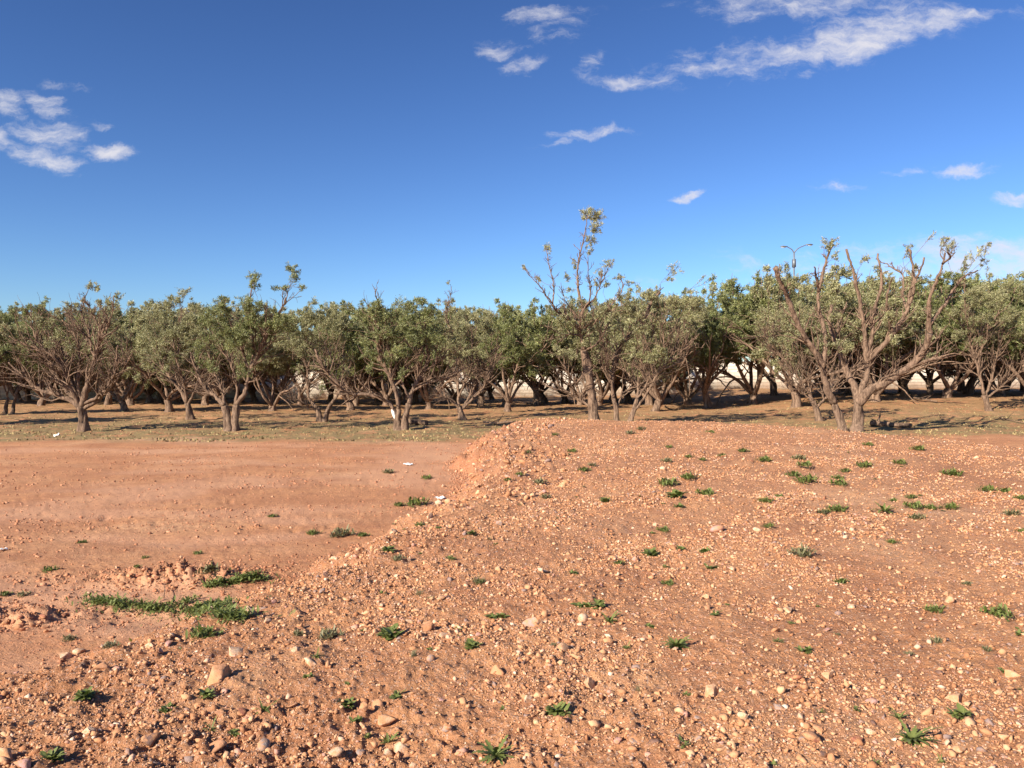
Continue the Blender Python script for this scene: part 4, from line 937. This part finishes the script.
for i, (px, py, w, kind, name) in enumerate(WD):
    if w == 0: continue
    X, Y, Z = hit(px, min(py, 800)); d = math.hypot(Y, EYE - Z); rad = w / F * d * .66
    lab = (name + SUR.get(name, '')) if name else relabel(px, py, WN[kind])
    o = bpy.data.objects.new('weed', PL[kind, i % NK[kind]]); COL.objects.link(o)
    asp = min(1.6, 1 + .06 * max(0, d - 6)) if kind in 'mdcC' else 1
    o.location = (X, Y, Z - .004); o.rotation_euler = (0, 0, (i * 1.9) % 6.28 if kind not in 'md' else ((i % 5) - 2) * .15)
    o.scale = (rad, rad * asp, rad * (1.1 if kind in 'rRcCg' else 2.0)); tag(o, lab, 'weed')
# other loose stones: 200 more that can be told from the gravel
cols = ['tan', 'orange', 'pale', 'tan', 'orange', 'tan', 'pink', 'grey', 'orange', 'pale', 'tan', 'orange', 'pale', 'pale', 'red']
x, y, s = scatter([(2.8, 5, .015, 13), (5, 9, .020, 5.5), (9, 16, .028, 1.6), (16, 26, .036, .45)], rng, mound_density, .042)
c = 0
for i in range(len(x)):
    if c >= 205: break
    if y[i] < 2.6 or abs(x[i]) > y[i] * .70: continue
    c += 1; col = cols[rng.integers(0, len(cols))]; kd = 'mmaf'[rng.integers(0, 4)]
    put_stone(x[i], y[i], float(Mz(x[i:i+1], y[i:i+1])[0]), s[i], kd, int(rng.integers(0, 10)), col, rng.uniform(0, 6.28), f'unremarkable {CN[col]} {KN[kd]} lying loose in the mound gravel', f'loose {CN[col]} stones scattered in the gravel of the mound', .25, (rng.normal() * .2, rng.normal() * .2))
# tiny seedlings
x = rng.uniform(-1, 1, 900); y = 3.2 + 22 * rng.uniform(0, 1, 900) ** 1.1; x = x * y * .66
k = (polydist(x, y) > .3) & (fbm(x * .5, y * .5, 3, 101) > -.05); x, y = x[k][:95], y[k][:95]; z = Mz(x, y)
for i in range(len(x)):
    kd = 'cmdcg'[i % 5]; o = bpy.data.objects.new('seedling', PL[kd, i % NK[kd]]); COL.objects.link(o); r_ = (.018 + .0016 * y[i]) * rng.uniform(.7, 1.4)
    o.location = (x[i], y[i], z[i]); o.scale = (r_, r_ * 1.2, r_); o.rotation_euler = (0, 0, i * 1.3); tag(o, 'tiny isolated seedling sprouting from the stony soil of the mound', 'seedling', 'tiny seedlings scattered over the mound')

# the long green strip under the ledge and the one right of it, each one creeping plant patch
def creeping(pts, wid, n, label):
    W3 = np.array([hit(*p) for p in pts]); org = W3[0].copy(); mb = MB(); C_ = spline(W3, .03)
    PP = C_[rng.integers(0, len(C_), n)] + np.c_[rng.standard_t(3, size=(n, 2)) * np.array((.04, wid * .8)), np.zeros(n)]
    PP = PP[noise(PP[:, 0] * 4.5, PP[:, 1] * 9, 131) + .5 * noise(PP[:, 0] * 13, PP[:, 1] * 20, 132) > -.28]; n = len(PP); PP[:, 2] = SURF(PP[:, 0], PP[:, 1]) + rng.uniform(0, .04, n)
    for p in PP:
        L = rng.uniform(.018, .042); leafstrip(mb, p - org, rng.uniform(0, 6.28), L, L * .42, rng.uniform(0, 1.4), rng.uniform(0, .6), rng, 0, .25 + .5 * rng.uniform(), 4)
    o = mb.build('weed_patch', M_WEED); o.location = org; return tag(o, label, 'weed patch')
creeping([(85, 602), (100, 603), (118, 606), (135, 609), (152, 611), (175, 610), (195, 611), (218, 615), (240, 620)], .04, 6500, 'long leafy green strip of weeds running below the clod ledge')
creeping([(211, 588), (225, 586), (240, 582), (260, 579)], .025, 1500, 'short bright green weed strip right of the eroded clods')

# clods of the eroded ledge: countable lumps
g_ = 'broken clods along the eroded ledge'
for i in range(60):
    px, py = ((rng.uniform(118, 202), rng.uniform(574, 592)) if i < 40 else (rng.uniform(-5, 48), rng.uniform(618, 634)))
    X, Y, Z = hit(px, py); r_ = rng.uniform(.012, .036)
    o = put_stone(X, Y, Z, r_, 'm', i, ['orange', 'red', 'orange'][i % 3], rng.uniform(0, 6.28), 'rough red earth clod in the broken ledge left of the mound', g_, .1, (rng.normal() * .3, rng.normal() * .3)); o.name = 'earth_clod'; o['category'] = 'clod'

# ------------------------------------------------------------------ dry grass of the orchard floor
N = Nodes('dry_grass'); r = N.attr('rnd'); N.color(N.mix(r, (.15, .135, .055), (.42, .31, .15))); M_GRASS = N.m
n = 26000; yy = 23.5 + 34 * rng.uniform(0, 1, n) ** 1.6; xx = rng.uniform(-.75, .75, n) * yy
k = (fbm(xx * .5, yy * .9, 4, 111) > -.12 + .25 * sm(30, 45, yy)) & (polydist(xx, yy) < -.2) & (yy > 24.2 + 1.1 * noise(xx * .25, yy * .1, 5))
xx, yy = xx[k], yy[k]; zz = G(xx, yy); n = len(xx)
a = rng.uniform(0, 6.28, n); h = rng.uniform(.02, .07, n); w = rng.uniform(.015, .04, n); ln = rng.uniform(-.05, .05, (n, 2))
V = np.stack([np.stack([xx - np.cos(a) * w, yy - np.sin(a) * w, zz - .01], 1), np.stack([xx + np.cos(a) * w, yy + np.sin(a) * w, zz - .01], 1), np.stack([xx + ln[:, 0], yy + ln[:, 1], zz + h], 1)], 1).reshape(-1, 3)
g = mesh_np('dry_grass', V, [np.arange(3 * n).reshape(-1, 3)], M_GRASS, attr={'rnd': np.repeat(rng.uniform(0, 1, n), 3)})
tag(g, 'thin dry grass and litter covering the ground under the olives', 'grass', kind='stuff')

# ------------------------------------------------------------------ fallen wood, litter, stalk
def log(name, pts, r0, r1, label, lift=.03, cat='log', mat=M_BARK, subs=()):
    P = np.array([hit(*p) for p in pts]); P[:, 2] += lift; org = P[0].copy(); rt = MB()
    Q_ = spline(P - org, .1); rt.add(*tube(Q_, np.linspace(r0, r1, len(Q_)), 10, .2, 7))
    for (i, d, L) in subs:
        q = wiggle(Q_[int(i * (len(Q_) - 1))], np.array(d, float), L, 5, rng, .15); rt.add(*tube(q, np.linspace(r1 * .8, .008, 6), 6))
    o = rt.build(name, mat, None, True); o.location = org; return tag(o, label, cat)
log('fallen_log', [(872, 425.5), (893, 427), (911, 427.5)], .10, .07, 'dark cut log lying flat right of the broadest tree', .08, subs=((.2, (.3, .1, .9), .5), (.25, (-.6, .1, .5), .4)))
log('fallen_branch', [(914, 400), (926, 402), (937, 404)], .06, .03, 'bleached branch fallen behind the short dark-trunked olive at right', .12, 'branch', subs=((.4, (.5, .2, .4), .8), (.7, (.4, -.3, .3), .6)))
log('fallen_branch', [(1000, 419), (1012, 421.5), (1026, 424)], .035, .015, 'thin broken branch on the ground at the far right edge', .03, 'branch', subs=((.4, (.5, .2, .3), .5),))
log('fallen_log', [(408, 424.5), (417, 424.5), (427, 425)], .13, .10, 'thick stump piece on the ground right of the white-patched olive', .08)
log('fallen_branch', [(484, 423), (495, 424.5), (512, 423)], .05, .02, 'low dark branch lying left of the mound crest under the trees', .04, 'branch', subs=((.3, (.4, .2, .4), .5), (.6, (.6, .1, .2), .5)))
log('dead_stalk', [(164, 604), (165, 588)], .004, .002, 'thin dry upright stalk in front of the clod ledge', .05, 'stalk', subs=())
N = Nodes('white_plastic'); N.b.inputs['Roughness'].default_value = .4; N.color((.80, .80, .78)); M_PLA = N.m
def scrap(px, py, w, h, label, seed, mat=M_PLA):
    X, Y, Z = hit(px, py); r_ = np.random.default_rng(seed); n = 7
    u, v = np.meshgrid(np.linspace(-1, 1, n), np.linspace(-1, 1, n), indexing='ij'); z = .35 + .5 * fbm(u * 1.3 + seed, v * 1.3, 2, seed) + .3 * r_.uniform(0, 1, u.shape)
    k = 1 - .25 * (np.abs(u) * np.abs(v)); V = np.stack([u.ravel() * w * k.ravel(), v.ravel() * w * .7 * k.ravel(), z.ravel() * h], 1)
    V2 = V - np.array((0, 0, .004)); i, j = np.meshgrid(np.arange(n - 1), np.arange(n - 1), indexing='ij'); a_ = (i * n + j).ravel()
    Q = np.stack([a_, a_ + n, a_ + n + 1, a_ + 1], 1); m_ = n * n
    rim = [(a0, a1) for a0, a1 in zip(list(range(0, n - 1)) , list(range(1, n)))] + [(n * (n - 1) + b, n * (n - 1) + b + 1) for b in range(n - 1)] + [(b * n, b * n + n) for b in range(n - 1)] + [(b * n + n - 1, b * n + 2 * n - 1) for b in range(n - 1)]
    Q2 = np.array([(p, q, q + m_, p + m_) for p, q in rim])
    o = mesh_np('plastic_scrap', np.vstack([V, V2]), [Q, Q[:, ::-1] + m_, Q2], mat); o.location = (X, Y, Z); o.rotation_euler = (0, 0, seed); return tag(o, label, 'litter')
scrap(57, 438, .10, .16, 'crumpled white plastic scrap on the grass edge at the far left', 1)
scrap(408, 465, .14, .05, 'flat white scrap on the bare field left of the mound', 2)
scrap(440, 499, .09, .05, 'small white scrap close to the foot of the mound', 3)
scrap(3, 551, .05, .04, 'tiny white scrap on the bare field at the left edge', 4)
